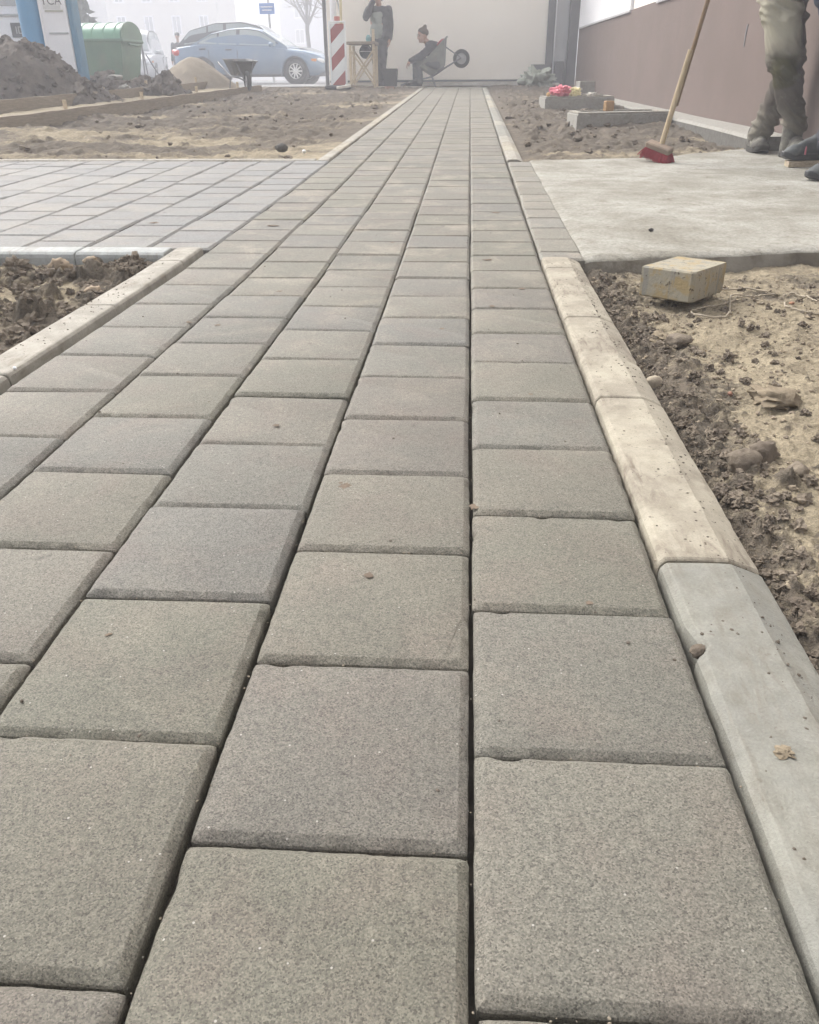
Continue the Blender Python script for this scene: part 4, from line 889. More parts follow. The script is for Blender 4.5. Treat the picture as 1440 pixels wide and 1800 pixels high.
# ------------------------------------------------------------------ cars
M_GLASS_CAR = nmat('car_glass', (.30, .34, .345), (.26, .30, .305), 2, .06, 0, 1, .6)
M_LAMP = nmat('headlight_lens', (.75, .77, .80), None, 2, .15, 0, 1, .6)
M_TAIL = nmat('tail_light', (.62, .05, .04), None, 2, .2, 0, 1, .5)
M_AMBER = nmat('amber_lens', (.65, .26, .06), None, 2, .2, 0, 1, .5)
def car_paint(name, c): return nmat(name, c, tuple(x * .93 for x in c), 1.2, .25, 0, 1, .6, .25, dirt=(.35, .33, .30), dirt_scale=1.5, dirt_amt=.25)
def interp(tb, x): return float(np.interp(x, [t[0] for t in tb], [t[1] for t in tb]))
def car(name, label, loc, rz, L, Wd, top, roof, wheels, wr, paint, sill=.20, belt_w=.93, group=None, lit=False):
    """top: hood/belt/boot line along x; roof: roof line; nose towards +x."""
    o = thing(name, label, 'car', loc, rz, group); hw = Wd / 2
    def plan(x):
        t = abs(x) / (L / 2); return hw * (1 - .20 * max(0, (t - .72) / .28) ** 2.2)
    def low(x):
        z = sill + .10 * max(0, (abs(x) / (L / 2) - .88) / .12)
        for wx in wheels:
            d = abs(x - wx)
            if d < wr + .055: z = max(z, .315 + math.sqrt((wr + .055) ** 2 - d * d) - .0)
        return z
    mb = MB(); rings = []; N = 110
    for i in range(N + 1):
        x = -L / 2 + L * i / N; w_ = plan(x); zl = low(x); zt = interp(top, x); zl = min(zl, zt - .08); zm = max(zl + .02, .55 * zt + .08)
        half = [(w_ * .93, zl), (w_ * .985, zl + .3 * (zm - zl)), (w_, zm), (w_ * .985, zm + .5 * (zt - zm)), (w_ * belt_w, zt - .02), (w_ * (belt_w - .06), zt), (w_ * .4, zt + .025)]
        rings.append([(x, y, z) for y, z in half] + [(x, -y, z) for y, z in half[::-1]])
    body = mb.loft(rings).build('body', paint, o, smooth=45)
    x0, x1 = roof[0][0], roof[-1][0]; rings = []; N = 60; gh = []
    for i in range(N + 1):
        x = x0 + (x1 - x0) * i / N; w_ = plan(x); zb = interp(top, x) - .02; zr = max(interp(roof, x), zb + .01); q = min(1, (zr - zb) / .45); tb = w_ * (belt_w - .03); tp = tb - .20 * q
        half = [(tb, zb), (tb - .085 * q, zb + .5 * (zr - zb)), (tp, zr - .035 * q), (tp - .09, zr - .006), (tp * .4, zr + .02 * q)]
        rings.append([(x, y, z) for y, z in half] + [(x, -y, z) for y, z in half[::-1]]); gh.append((x, tb, tp, zb, zr))
    MB().loft(rings).build('cabin', paint, o, smooth=40)
    def ghat(x):
        i = min(N - 1, max(0, (x - x0) / (x1 - x0) * N)); k = int(i); f = i - k
        return [a * (1 - f) + b * f for a, b in zip(gh[k], gh[k + 1])]
    def side_pt(x, t, s, off):
        _, tb, tp, zb, zr = ghat(x); z = zb + .05 + (zr - zb - .10) * t; y = tb - (tb - tp) * ((z - zb) / max(.05, (zr - zb))) ** .9 + off; return (x, s * y, z)
    def patch(name, xa, xb, s, ta=0, tb_=1):
        v = []; m = 12
        for k in range(m + 1):
            x = xa + (xb - xa) * k / m; v.append([side_pt(x, ta, s, .010), side_pt(x, tb_, s, .010), side_pt(x, tb_, s, -.02), side_pt(x, ta, s, -.02)])
        return MB().loft(v).build(name, M_GLASS_CAR, o, smooth=60)
    def frame(xa, xb, s):
        v = []
        for k in range(25):
            x = xa + (xb - xa) * k / 24; v.append([side_pt(x, -.06, s, .006), side_pt(x, 1.06, s, .006), side_pt(x, 1.06, s, -.03), side_pt(x, -.06, s, -.03)])
        return MB().loft(v).build('window_frame', M_BLACK, o, smooth=60)
    rx0, rx1 = roof[1][0], roof[-2][0]; mid = (rx0 + rx1) / 2 + .06
    for s in (-1, 1):
        frame(roof[0][0] + .24, roof[-1][0] - .26, s)
        patch('side_window', roof[0][0] + .30, mid - .62, s); patch('side_window', mid - .56, mid - .05, s) if L > 4.0 else None
        patch('side_window', mid + .05, roof[-1][0] - .34, s)
        MB().box((roof[-1][0] - .42, s * (plan(0) + .07), interp(top, roof[-1][0]) + .10), (.12, .16, .11), bevel=.03).build('mirror', paint if lit is False else M_BLACK, o, smooth=60)
        for hx in (mid - .25, mid - 1.02): MB().box((hx, s * (plan(hx) * .985 + .012), interp(top, hx) - .10), (.19, .04, .035), bevel=.01).build('door_handle', M_BLACK, o)
        for hx in (mid, mid - .85): MB().box((hx, s * (plan(hx) * .9945), .60), (.008, .022, .52)).build('door_seam', M_BLACK, o)
        MB().box((0, s * plan(0) * .985, .215), (wheels[1] - wheels[0] - 2 * wr - .2, .05, .06), bevel=.01).build('sill_trim', M_BLACK, o)
        MB().box((L / 2 - .17, s * plan(L / 2 - .17) * .80, interp(top, L / 2 - .15) - .10), (.26, .30, .12), (0, .25, -s * .25), bevel=.04).build('headlight', M_LAMP if not lit else M_LIT, o, smooth=60)
        if not lit: MB().box((L / 2 - .31, s * (plan(L / 2 - .31) * .985), interp(top, L / 2 - .3) - .15), (.15, .03, .07), (0, 0, -s * .15), bevel=.01).build('indicator', M_AMBER, o)
        MB().box((-L / 2 + .10, s * plan(-L / 2 + .1) * .86, interp(top, -L / 2 + .1) - .13), (.20, .26, .15), (0, 0, s * .2), bevel=.03).build('tail_light', M_TAIL, o, smooth=60)
    for (xa, xb, nm) in ((roof[0][0] + .08, roof[1][0] - .05, 'rear_window'), (roof[-2][0] + .06, roof[-1][0] - .08, 'windscreen')):
        v = []
        for k in range(9):
            x = xa + (xb - xa) * k / 8; _, tb, tp, zb, zr = ghat(x); q = tp * .90; v.append([(x, -q, zr + .012), (x, q, zr + .012), (x, q, zr - .05), (x, -q, zr - .05)])
        MB().loft(v).build(nm, M_GLASS_CAR, o, smooth=60)
    MB().box((L / 2 - .05, 0, .36), (.16, Wd * .74, .22), bevel=.05).build('bumper', M_BLACK if lit else paint, o, smooth=50); MB().box((L / 2 - .02, 0, .56), (.06, Wd * .34, .12), bevel=.02).build('grille', M_BLACK, o)
    for wx in wheels:
        for s in (-1, 1):
            wh = link('wheel', None, o, (wx, s * (hw - .12), wr)); R9 = Euler((rad(90), 0, 0)).to_matrix().to_4x4()
            MB().lathe([(.20, -.10), (wr - .03, -.10), (wr, -.07), (wr, .07), (wr - .03, .10), (.20, .10)], 36, R9, 0, False).build('tyre', M_RUBBER, wh, smooth=50)
            mb = MB(); mb.lathe([(.205, -.09), (.215, -.09), (.215, .09), (.19, .09), (.185, -.05)], 32, R9, 0, False)
            for k in range(10):
                a = 2 * math.pi * k / 10; mb.tube([(.045 * math.cos(a), s * .08, .045 * math.sin(a)), (.195 * math.cos(a), s * .075, .195 * math.sin(a))], [.022, .018], 5)
            mb.lathe([(0, -.01), (.055, -.01), (.055, .012), (0, .014)], 14, Matrix.Translation((0, s * .085, 0)) @ R9); mb.lathe([(0, -.06), (.19, -.06), (.19, -.05), (0, -.05)], 24, R9, 1)
            mb.build('rim', [M_ALLOY, M_BLACK], wh, smooth=40)
            MB().lathe([(0, -.09), (wr + .05, -.09), (wr + .05, .03), (0, .03)], 24, Matrix.Translation((0, -s * .03, .0)) @ R9).build('wheel_well', M_BLACK, wh)
    MB().box((0, 0, .26), (L * .86, Wd * .80, .16)).build('underbody', M_BLACK, o)
    return o
M_LIT, n_, l_, p_ = new_mat('lit_headlight'); p_.inputs['Base Color'].default_value = (.8, .82, .85, 1); p_.inputs['Emission Color'].default_value = (1, 1, 1, 1); p_.inputs['Emission Strength'].default_value = .9
M_CARBLUE = car_paint('paint_light_blue', (.155, .225, .32)); M_CARDARK = car_paint('paint_dark', (.045, .05, .055))
car('parked_car', 'light blue parked saloon car behind the sand pile', (-6.32, 27.2, .335), rad(-3), 4.45, 1.76,
    [(-2.225, .80), (-2.15, .93), (-1.5, 1.0), (-.9, .98), (.6, .93), (.95, .90), (1.6, .82), (2.0, .72), (2.17, .62), (2.225, .5)],
    [(-1.72, .97), (-1.05, 1.30), (-.55, 1.40), (-.05, 1.42), (.35, 1.36), (1.15, .92)], (-1.36, 1.37), .315, M_CARBLUE)
car('parked_car', 'taller dark parked car with bright headlight behind the blue saloon', (-7.25, 30.8, .335), rad(-4), 5.0, 1.85,
    [(-2.5, .85), (-2.4, 1.05), (-1.6, 1.15), (.7, 1.12), (1.15, 1.08), (1.9, 1.0), (2.3, .88), (2.45, .74), (2.5, .55)],
    [(-2.35, 1.08), (-1.85, 1.56), (-1.0, 1.74), (-.1, 1.76), (.40, 1.66), (1.3, 1.10)], (-1.52, 1.60), .34, M_CARDARK, .24, lit=True)
car('parked_car', 'pale boxy car seen through fog beside the green bin', (-12.9, 35.5, .335), rad(-80), 4.1, 1.75,
    [(-2.05, .85), (-1.95, 1.0), (.9, 1.0), (1.6, .92), (1.95, .78), (2.05, .55)],
    [(-1.95, 1.02), (-1.7, 1.72), (-.8, 1.80), (.2, 1.78), (.55, 1.66), (1.3, 1.0)], (-1.25, 1.3), .31, car_paint('paint_pale', (.55, .56, .58)))
# ------------------------------------------------------------------ street sign, trees, easel
st_ = thing('street_sign', 'blue street sign on a grey pole in the fog behind the cars', 'street sign', (-8.15, 38, .32))
MB().tube([(0, 0, 0), (0, 0, 3.1)], .05, 10).build('pole', M_LTGREY, st_, smooth=60); MB().box((-.06, -.06, 2.62), (.62, .03, .38), bevel=.01).build('plate', nmat('sign_blue', (.06, .20, .55)), st_)
MB().box((-.06, -.078, 2.68), (.48, .005, .035)).build('text_line', M_WSIGN, st_); MB().box((-.06, -.078, 2.57), (.40, .005, .035)).build('text_line', M_WSIGN, st_)
es = thing('easel_stand', 'thin dark easel stand legs between the soil ridge and sand pile', 'stand', (-8.3, 23.5, .33))
for a, b in (((-.10, 0, .95), (-.02, 0, 0)), ((-.02, 0, .70), (.42, -.1, 0)), ((-.10, 0, .95), (-.25, .35, 0))): MB().tube([a, b], .018, 6).build('leg', M_DKGREY, es)
M_BARK = nmat('bark', (.075, .065, .058), (.11, .095, .085), 8, .95, .6, 30, .1)
M_TWIG = nmat('twig', (.10, .085, .08), (.13, .11, .10), 8, .95)
M_NEEDLE = nmat('dull_leaf', (.06, .075, .055), (.085, .10, .07), 3, .9)
def bare_tree(label, loc, h, seed, spread=.55):
    o = thing('bare_tree', label, 'tree', loc); r = random.Random(seed); tk = MB(); br = MB()
    tk.tube([(0, 0, -.1), (.05, 0, h * .18), (-.03, .03, h * .38), (.04, 0, h * .6)], [h * .022, h * .018, h * .015, h * .010], 8)
    def grow(p, d, L, rr, dep):
        pts = [p]; q = p.copy(); dd = d.copy()
        for k in range(4): dd = (dd + Vector((r.gauss(0, .16), r.gauss(0, .16), r.gauss(.06, .1)))).normalized(); q = q + dd * L / 4; pts.append(q.copy())
        br.tube(pts, [rr * (1 - .16 * k) for k in range(5)], 5 if dep else 3)
        if dep < 4:
            for k in range(4 if dep < 3 else 3):
                b = pts[r.randint(1, 4)]; nd = (dd + Vector((r.gauss(0, .7), r.gauss(0, .7), r.gauss(.15, .4)))).normalized(); grow(b, nd, L * r.uniform(.5, .75), rr * .55, dep + 1)
    for k in range(9):
        z = h * r.uniform(.28, .6); a = r.uniform(0, 6.28); grow(Vector((.02, 0, z)), Vector((math.cos(a) * spread, math.sin(a) * spread, .8)).normalized(), h * r.uniform(.25, .38), h * .008, 1)
    tk.build('trunk', M_BARK, o, smooth=60); br.build('crown', M_TWIG, o, smooth=60); return o
bare_tree('bare leafless street tree in fog behind the dark parked car', (-9.4, 54, .32), 7.0, 5)
bare_tree('bare leafless tree close to the edge of the beige wall in fog', (-7.4, 52, .32), 6.6, 9)
def leafy_tree(label, loc, h, seed):
    o = thing('evergreen_tree', label, 'tree', loc); r = random.Random(seed)
    MB().tube([(0, 0, -.1), (0, 0, h * .9)], [.16, .03], 8).build('trunk', M_BARK, o, smooth=60); cr = MB()
    for i in range(2600):
        z = h * (.22 + .78 * r.random()); rr = h * .30 * (1.06 - z / h) ** .7 * (.35 + .65 * r.random()) * (1 + .35 * mnoise.noise(Vector((z * 1.3, i * .01, seed)))); a = r.uniform(0, 6.28)
        c = Vector((rr * math.cos(a), rr * math.sin(a), z - rr * .2)); s = r.uniform(.10, .24); e = Euler((r.uniform(0, 3), r.uniform(0, 3), a)).to_matrix()
        cr.add([c + e @ Vector(q) for q in ((-s, 0, 0), (0, -s * .35, 0), (s, 0, s * .2), (0, s * .35, 0))], [(0, 1, 2, 3)])
    cr.build('crown', M_NEEDLE, o); return o
leafy_tree('grey green bushy tree in fog above the green bin', (-13.6, 31, .32), 4.4, 4)
leafy_tree('second bushy tree in fog left of the white facade', (-15.4, 34, .32), 4.0, 8)

# ------------------------------------------------------------------ people
DG = bpy.context.evaluated_depsgraph_get
def capsule(mb, p0, p1, r0, r1, n=14):
    p0, p1 = Vector(p0), Vector(p1); d = p1 - p0; L = d.length
    q = d.to_track_quat('Z', 'Y') if L > 1e-6 else Matrix().to_quaternion(); rings = []
    for k in range(5): a = -math.pi / 2 + math.pi / 2 * (k + .3) / 5.3; rings.append((r0 * math.cos(a), r0 * math.sin(a)))
    rings.append((r0, 0)); rings.append((r1, L))
    for k in range(5): a = math.pi / 2 * (k + 1) / 5.3; rings.append((r1 * math.cos(a), L + r1 * math.sin(a)))
    mb.loft([[p0 + q @ Vector((r * math.cos(2 * math.pi * j / n), r * math.sin(2 * math.pi * j / n), z)) for j in range(n)] for r, z in rings])
def ellipsoid(mb, c, r, rot=(0, 0, 0), n=16):
    mt = Matrix.Translation(c) @ Euler(rot).to_matrix().to_4x4(); rings = []
    for k in range(1, 12): a = -math.pi / 2 + math.pi * k / 12; rings.append([(r[0] * math.cos(a) * math.cos(2 * math.pi * j / n), r[1] * math.cos(a) * math.sin(2 * math.pi * j / n), r[2] * math.sin(a)) for j in range(n)])
    mb.loft(rings, mt)
def blob(name, prims, voxel, mats, parent, base=(0, 0, 0), smooth=5, disp=None, matfun=None):
    mb = MB()
    for p in prims:
        if p[0] == 'c': capsule(mb, p[1], p[2], p[3], p[4])
        else: ellipsoid(mb, p[1], p[2], p[3] if len(p) > 3 else (0, 0, 0))
    me = mb.mesh('tmp', []); o = bpy.data.objects.new('tmp', me); COL.objects.link(o)
    m = o.modifiers.new('r', 'REMESH'); m.mode = 'VOXEL'; m.voxel_size = voxel
    if smooth: m2 = o.modifiers.new('s', 'SMOOTH'); m2.factor = .5; m2.iterations = smooth
    dg = DG(); dg.update(); out = bpy.data.meshes.new_from_object(o.evaluated_get(dg), depsgraph=dg); bpy.data.objects.remove(o); out.name = name
    b = Vector(base)
    if disp:
        ns = [v.normal.copy() for v in out.vertices]
        for v, nn in zip(out.vertices, ns): v.co = v.co + nn * disp(v.co)
    cen = [f.center.copy() for f in out.polygons]
    out.transform(Matrix.Translation(-b))
    out.materials.clear()
    for mt in (mats if isinstance(mats, (list, tuple)) else [mats]): out.materials.append(mt)
    if matfun: out.polygons.foreach_set('material_index', [matfun(c) for c in cen])
    out.polygons.foreach_set('use_smooth', [True] * len(out.polygons)); out.update()
    return link(name, out, parent)
def frame_of(fwd, up=(0, 0, 1)):
    f = Vector(fwd).normalized(); s = f.cross(Vector(up)).normalized(); return f, s, s.cross(f)
def head_prims(c, fwd, s=1.0):
    f, r, u = frame_of(fwd); c = Vector(c); P_ = lambda a, b, d: c + (f * a + r * b + u * d) * s; ez = (0, 0, math.atan2(f.y, f.x))
    return [('e', P_(-.01, 0, .03), (.098 * s, .075 * s, .10 * s), ez), ('e', P_(.025, 0, -.04), (.066 * s, .056 * s, .075 * s), ez), ('e', P_(.075, 0, -.085), (.022 * s, .026 * s, .02 * s), ez),
            ('c', P_(.088, 0, .015), P_(.108, 0, -.022), .009 * s, .015 * s), ('e', P_(.080, 0, -.055), (.014 * s, .026 * s, .010 * s), ez), ('e', P_(-.005, .078, -.01), (.022 * s, .010 * s, .032 * s), ez), ('e', P_(-.005, -.078, -.01), (.022 * s, .010 * s, .032 * s), ez)]
def face_parts(c, fwd, parent, base, s=1.0):
    f, r, u = frame_of(fwd); c = Vector(c) - Vector(base)
    for q in (-1, 1):
        mb = MB(); p = c + (f * .084 + r * .032 * q + u * .012) * s; ellipsoid(mb, p, (.010 * s,) * 3); mb.build('eye', M_EYE, parent, smooth=80)
        mb = MB(); p = c + (f * .090 + r * .032 * q + u * .036) * s; ellipsoid(mb, p, (.008 * s, .020 * s, .005 * s), (0, 0, math.atan2(f.y, f.x))); mb.build('eyebrow', M_HAIR, parent, smooth=80)
    mb = MB(); ellipsoid(mb, c + (f * .091 - u * .055) * s, (.006 * s, .022 * s, .004 * s), (0, 0, math.atan2(f.y, f.x))); mb.build('mouth', M_LIPS, parent, smooth=80)
def hand_prims(wrist, d, palm, curl=.6, side=1):
    """Palm with four jointed fingers and a thumb; d along the hand, palm = direction the palm faces."""
    d = Vector(d).normalized(); n = Vector(palm); n = (n - d * n.dot(d)).normalized(); s = d.cross(n) * side; w_ = Vector(wrist); out = [('c', w_, w_ + d * .05, .026, .028)]
    for k in (-1.5, -.5, .5, 1.5): out.append(('c', w_ + d * .015 + s * .013 * k, w_ + d * .082 + s * .0185 * k, .014, .012))
    for k, L in ((-1.5, .060), (-.5, .074), (.5, .080), (1.5, .072)):
        p = w_ + d * .085 + s * .0195 * k; q = p; a = curl * .5
        for j, (l, r0, r1) in enumerate(((L * .5, .0105, .0095), (L * .32, .0095, .009), (L * .25, .009, .0075))):
            a += curl * .45; e = q + (d * math.cos(a) + n * math.sin(a)) * l; out.append(('c', q, e, r0, r1)); q = e
    p = w_ + d * .028 + s * .030; e = p + (d * .55 + s * .6 + n * .35).normalized() * .042; out.append(('c', p, e, .0145, .012)); e2 = e + (d * .8 + s * .05 + n * (.3 + .4 * curl)).normalized() * .034; out.append(('c', e, e2, .012, .0095))
    return out
M_SKIN = nmat('skin', (.42, .25, .18), (.38, .22, .155), 20, .6, .2, 200, .3)
M_EYE = nmat('eye_dark', (.03, .025, .02), None, 2, .2); M_HAIR = nmat('dark_hair', (.03, .024, .02), (.05, .04, .03), 60, .8); M_LIPS = nmat('lips', (.30, .12, .10), None, 2, .6)
def cloth(name, a, b, sc=9, dirt=None, amt=.6): return nmat(name, a, b, sc, .92, .5, 420, .15, dirt=dirt, dirt_scale=5, dirt_amt=amt, bdist=.0015)
def wrinkle(amp, kz=9, kx=4, zones=(), seed=0):
    """Slanting cloth folds with tight creases, strongest near the given heights."""
    def f(p):
        a = amp
        if zones: a = amp * (.30 + max(math.exp(-((p.z - z) / wd) ** 2) for z, wd in zones))
        w_ = mnoise.noise(p * 5 + Vector((seed, 3, 1))) * .06
        q = Vector((p.x * kx + seed, p.y * kx, p.z * kz + p.x * kz * .6 - p.y * kz * .35 + w_ * kz))
        v = 1 - abs(mnoise.noise(q)) * 3.2; v2 = 1 - abs(mnoise.noise(q * 1.9 + Vector((5, 1, 2)))) * 3.0
        return max(-.016, a * (.65 * max(-1.2, v) + .4 * max(-1.2, v2) - .30))
    return f
def shoe(parent, base, heel, toe, mats, z, wd=.048, label=None):
    """Heel and toe on the ground plane: shaped upper, tongue and collar plus a proud sole with a welt."""
    h, t = Vector((heel[0], heel[1], z)), Vector((toe[0], toe[1], z)); d = (t - h); L = d.length; d.normalize(); s = Vector((-d.y, d.x, 0)); b = Vector(base); rz = math.atan2(d.y, d.x)
    P_ = lambda a, c, e: h + d * (a * L) + s * c + Vector((0, 0, e))
    up = blob('shoe', [('c', P_(.17, 0, .05), P_(.80, 0, .040), wd * .80, wd * .74), ('c', P_(.15, 0, .055), P_(.22, 0, .105), wd * .78, wd * .86), ('c', P_(.30, 0, .095), P_(.62, 0, .060), wd * .72, wd * .66), ('e', P_(.80, 0, .036), (L * .19, wd * .96, .032), (0, 0, rz)), ('e', P_(.14, 0, .038), (L * .13, wd * .78, .038), (0, 0, rz))], .006, mats[0], parent, b, 4,
              lambda p: .0015 * mnoise.noise(p * 45) + .0012 * mnoise.noise(p * 110))
    out = []
    for k in range(40):
        a = 2 * math.pi * k / 40; x = math.cos(a); y = math.sin(a); ww = wd * (.80 + .20 * (.5 + .5 * x)) * (.86 if abs(x) < .3 and y > 0 else 1); out.append((.5 * L + .52 * L * x, ww * 1.04 * math.copysign(abs(y) ** .75, y)))
    mt = Matrix.Translation(h - b) @ Euler((0, 0, rz)).to_matrix().to_4x4(); c = (.5 * L, 0)
    sh = lambda k, zz: [(c[0] + (x - c[0]) * k, y * k, zz + (.014 * max(0, (x / L - .8) / .2) ** 2)) for x, y in out]
    MB().loft([sh(.97, 0), sh(1.03, .004), sh(1.04, .022), sh(1.0, .029)], mt).build('sole', mats[1], up, smooth=40)
    for k in range(4):
        a = .40 + .075 * k; e = .128 - .017 * k
        MB().tube([P_(a, -.026, e - .018) - b, P_(a, 0, e - .004) - b, P_(a, .026, e - .018) - b], .0035, 5).build('lace', mats[2], up, smooth=80)
    return up

# --- worker in grey trousers holding the broom
B1 = (1.70, 5.35, .058)
p1 = thing('person', 'worker in dusty grey work trousers and boots standing beside the broom', 'person', B1)
T1a, T1b = (.40, .385, .325), (.30, .285, .245)
def work_cloth():
    m, n, l, p = new_mat('work_trousers'); v = vec_of(n, l, 'obj')
    at = n.new('ShaderNodeAttribute'); at.attribute_name = 'dust'; ap = n.new('ShaderNodeAttribute'); ap.attribute_name = 'patch'
    t = noise_n(n, l, v, 9, 6, .65); dk = mixc(n, l, t.outputs['Fac'], (.072, .063, .053), (.120, .106, .091)); lt = mixc(n, l, t.outputs['Fac'], (.25, .232, .18), (.37, .35, .28))
    c = mixc(n, l, at.outputs['Fac'], dk, lt); c = mixc(n, l, ap.outputs['Fac'], c, (.060, .056, .030))
    t = noise_n(n, l, v, 26, 6, .7, .6); k = n.new('ShaderNodeMath'); k.operation = 'MULTIPLY'; k.inputs[1].default_value = .45; l.new(ramp_fac(n, l, t.outputs['Fac'], .55, .72), k.inputs[0]); c = mixc(n, l, k.outputs[0], c, (.22, .21, .18))
    l.new(c, p.inputs['Base Color']); p.inputs['Roughness'].default_value = .95; p.inputs['Specular IOR Level'].default_value = .1
    tb = noise_n(n, l, v, 300, 3, .6); b = n.new('ShaderNodeBump'); b.inputs['Strength'].default_value = .5; b.inputs['Distance'].default_value = .0015; l.new(tb.outputs['Fac'], b.inputs['Height']); l.new(b.outputs[0], p.inputs['Normal'])
    return m
M_TR1 = work_cloth()
hipA, kneeA, ankA = (1.622, 5.26, .88), (1.69, 5.13, .50), (1.815, 5.19, .17)
hipB, kneeB, ankB = (1.742, 5.46, .88), (1.815, 5.46, .50), (1.735, 5.53, .16)
blob('trousers', [('e', (1.68, 5.37, .93), (.155, .165, .135)), ('c', hipA, kneeA, .108, .084), ('c', kneeA, (1.775, 5.165, .29), .078, .064), ('c', (1.775, 5.165, .29), (1.815, 5.19, .21), .064, .060),
                  ('c', hipB, kneeB, .100, .080), ('c', kneeB, (1.775, 5.49, .30), .076, .068), ('c', (1.775, 5.49, .30), (1.737, 5.53, .165), .070, .064)], .0075, M_TR1, p1, B1, 3,
     wrinkle(.017, 17, 6, ((.52, .08), (.24, .13), (.80, .10)), 2))
def sst(a, b, x): t = min(1, max(0, (x - a) / (b - a))); return t * t * (3 - 2 * t)
tme = p1.children[-1].data if p1.children[-1].name.startswith('trousers') else [c for c in p1.children if c.name.startswith('trousers')][0].data
da = tme.attributes.new('dust', 'FLOAT', 'POINT'); pa = tme.attributes.new('patch', 'FLOAT', 'POINT')
for v in tme.vertices:
    x, y, z = v.co.x + B1[0], v.co.y + B1[1], v.co.z + B1[2]; nn = mnoise.noise(Vector((x, y, z)) * 12) * .5 + mnoise.noise(Vector((x, y, z)) * 30) * .3
    da.data[v.index].value = sst(.50, .66, z + .06 * nn) * sst(1.765, 1.685, x + .05 * nn) * (1 if y < 5.41 else .15) + .35 * sst(.34, .22, z + .05 * nn)
    pa.data[v.index].value = sst(.07, .045, abs(x - 1.668 + .1 * (z - .47)) + .008 * nn) * sst(5.20, 5.15, y) * sst(.385, .41, z - .35 * abs(x - 1.66)) * sst(.575, .545, z + .01 * nn)
blob('body', [('e', (1.68, 5.36, 1.08), (.13, .15, .19)), ('e', (1.665, 5.33, 1.30), (.14, .19, .19)), ('c', (1.66, 5.32, 1.44), (1.645, 5.30, 1.53), .058, .052)] + head_prims((1.63, 5.28, 1.645), (-1, -.55, -.12)) +
     [('c', (1.60, 5.13, 1.40), (1.47, 4.98, 1.22), .052, .044), ('c', (1.47, 4.98, 1.22), (1.345, 5.02, 1.14), .040, .030), ('c', (1.66, 5.53, 1.40), (1.55, 5.50, 1.17), .052, .044), ('c', (1.55, 5.50, 1.17), (1.40, 5.18, 1.33), .040, .030)] +
     hand_prims((1.345, 5.02, 1.14), (-1, .25, -.15), (0, .6, 1), 1.3, 1) + hand_prims((1.40, 5.18, 1.33), (-.7, -.8, .05), (-.4, .2, -1), 1.3, -1) +
     [('c', hipA, kneeA, .075, .055), ('c', kneeA, ankA, .045, .030), ('c', hipB, kneeB, .075, .055), ('c', kneeB, ankB, .045, .030)], .008, M_SKIN, p1, B1, 2)
face_parts((1.63, 5.28, 1.645), (-1, -.55, -.12), p1, B1)
blob('jacket', [('e', (1.68, 5.36, 1.03), (.165, .18, .13)), ('e', (1.675, 5.35, 1.15), (.16, .18, .18)), ('e', (1.665, 5.33, 1.31), (.165, .205, .165)), ('c', (1.60, 5.15, 1.40), (1.47, 4.98, 1.22), .072, .060), ('c', (1.47, 4.98, 1.22), (1.36, 5.015, 1.15), .056, .044), ('c', (1.66, 5.52, 1.40), (1.55, 5.50, 1.17), .072, .060), ('c', (1.55, 5.50, 1.17), (1.42, 5.22, 1.32), .056, .044)], .010, cloth('navy_jacket', (.05, .06, .08), (.065, .075, .095), 8, (.2, .19, .17), .4), p1, B1, 3, wrinkle(.008, 9, 5))
blob('cap', [('e', (1.638, 5.285, 1.705), (.108, .09, .075), (0, 0, .5)), ('e', (1.535, 5.235, 1.685), (.07, .06, .012), (0, 0, .5))], .008, M_DKGREY, p1, B1, 2)
M_BOOT = nmat('dusty_boot', (.15, .145, .125), (.075, .07, .064), 18, .85, .5, 160, .2, dirt=(.30, .285, .24), dirt_scale=9, dirt_amt=.8)
M_SOLE = nmat('boot_sole', (.050, .046, .038), (.035, .032, .028), 20, .9)
M_LACE = nmat('lace', (.05, .05, .045), None, 5, .9)
b_ = shoe(p1, B1, (1.742, 5.66), (1.722, 5.385), (M_BOOT, M_SOLE, M_LACE), g(5.45) + .002, .058)
b_ = shoe(p1, B1, (1.800, 5.27), (1.86, 5.01), (M_BOOT, M_SOLE, M_LACE), g(5.2) + .002, .056)
blob('boot_shaft', [('c', (1.815, 5.205, .12), (1.800, 5.185, .275), .054, .055)], .007, M_BOOT, p1, B1, 2)
blob('boot_shaft', [('c', (1.738, 5.57, .13), (1.737, 5.55, .18), .054, .056)], .007, M_BOOT, p1, B1, 2)

# --- second worker at the right edge
B2 = (1.80, 4.5, .04)
p2 = thing('person', 'worker in dark blue clothes with black shoes cut off by the right edge', 'person', B2)
def lean(prims, dx=-.115):
    sh = lambda p: (p[0] + dx * min(1, max(0, (p[2] - .45) / .35)), p[1], p[2])
    return [(q[0], sh(q[1]), sh(q[2]), *q[3:]) if q[0] == 'c' else (q[0], sh(q[1]), *q[2:]) for q in prims]
M_TR2 = cloth('navy_trousers', (.040, .047, .066), (.055, .062, .082), 8, (.22, .21, .19), .3)
blob('trousers', lean([('e', (1.80, 4.50, .92), (.13, .17, .13)), ('c', (1.79, 4.64, .86), (1.875, 4.74, .50), .092, .080), ('c', (1.875, 4.74, .50), (1.862, 4.78, .15), .075, .066), ('c', (1.81, 4.37, .86), (1.86, 4.30, .50), .095, .078), ('c', (1.86, 4.30, .50), (1.83, 4.27, .13), .074, .064)]), .008, M_TR2, p2, B2, 3, wrinkle(.010, 13, 5, ((.5, .1), (.2, .1)), 7))
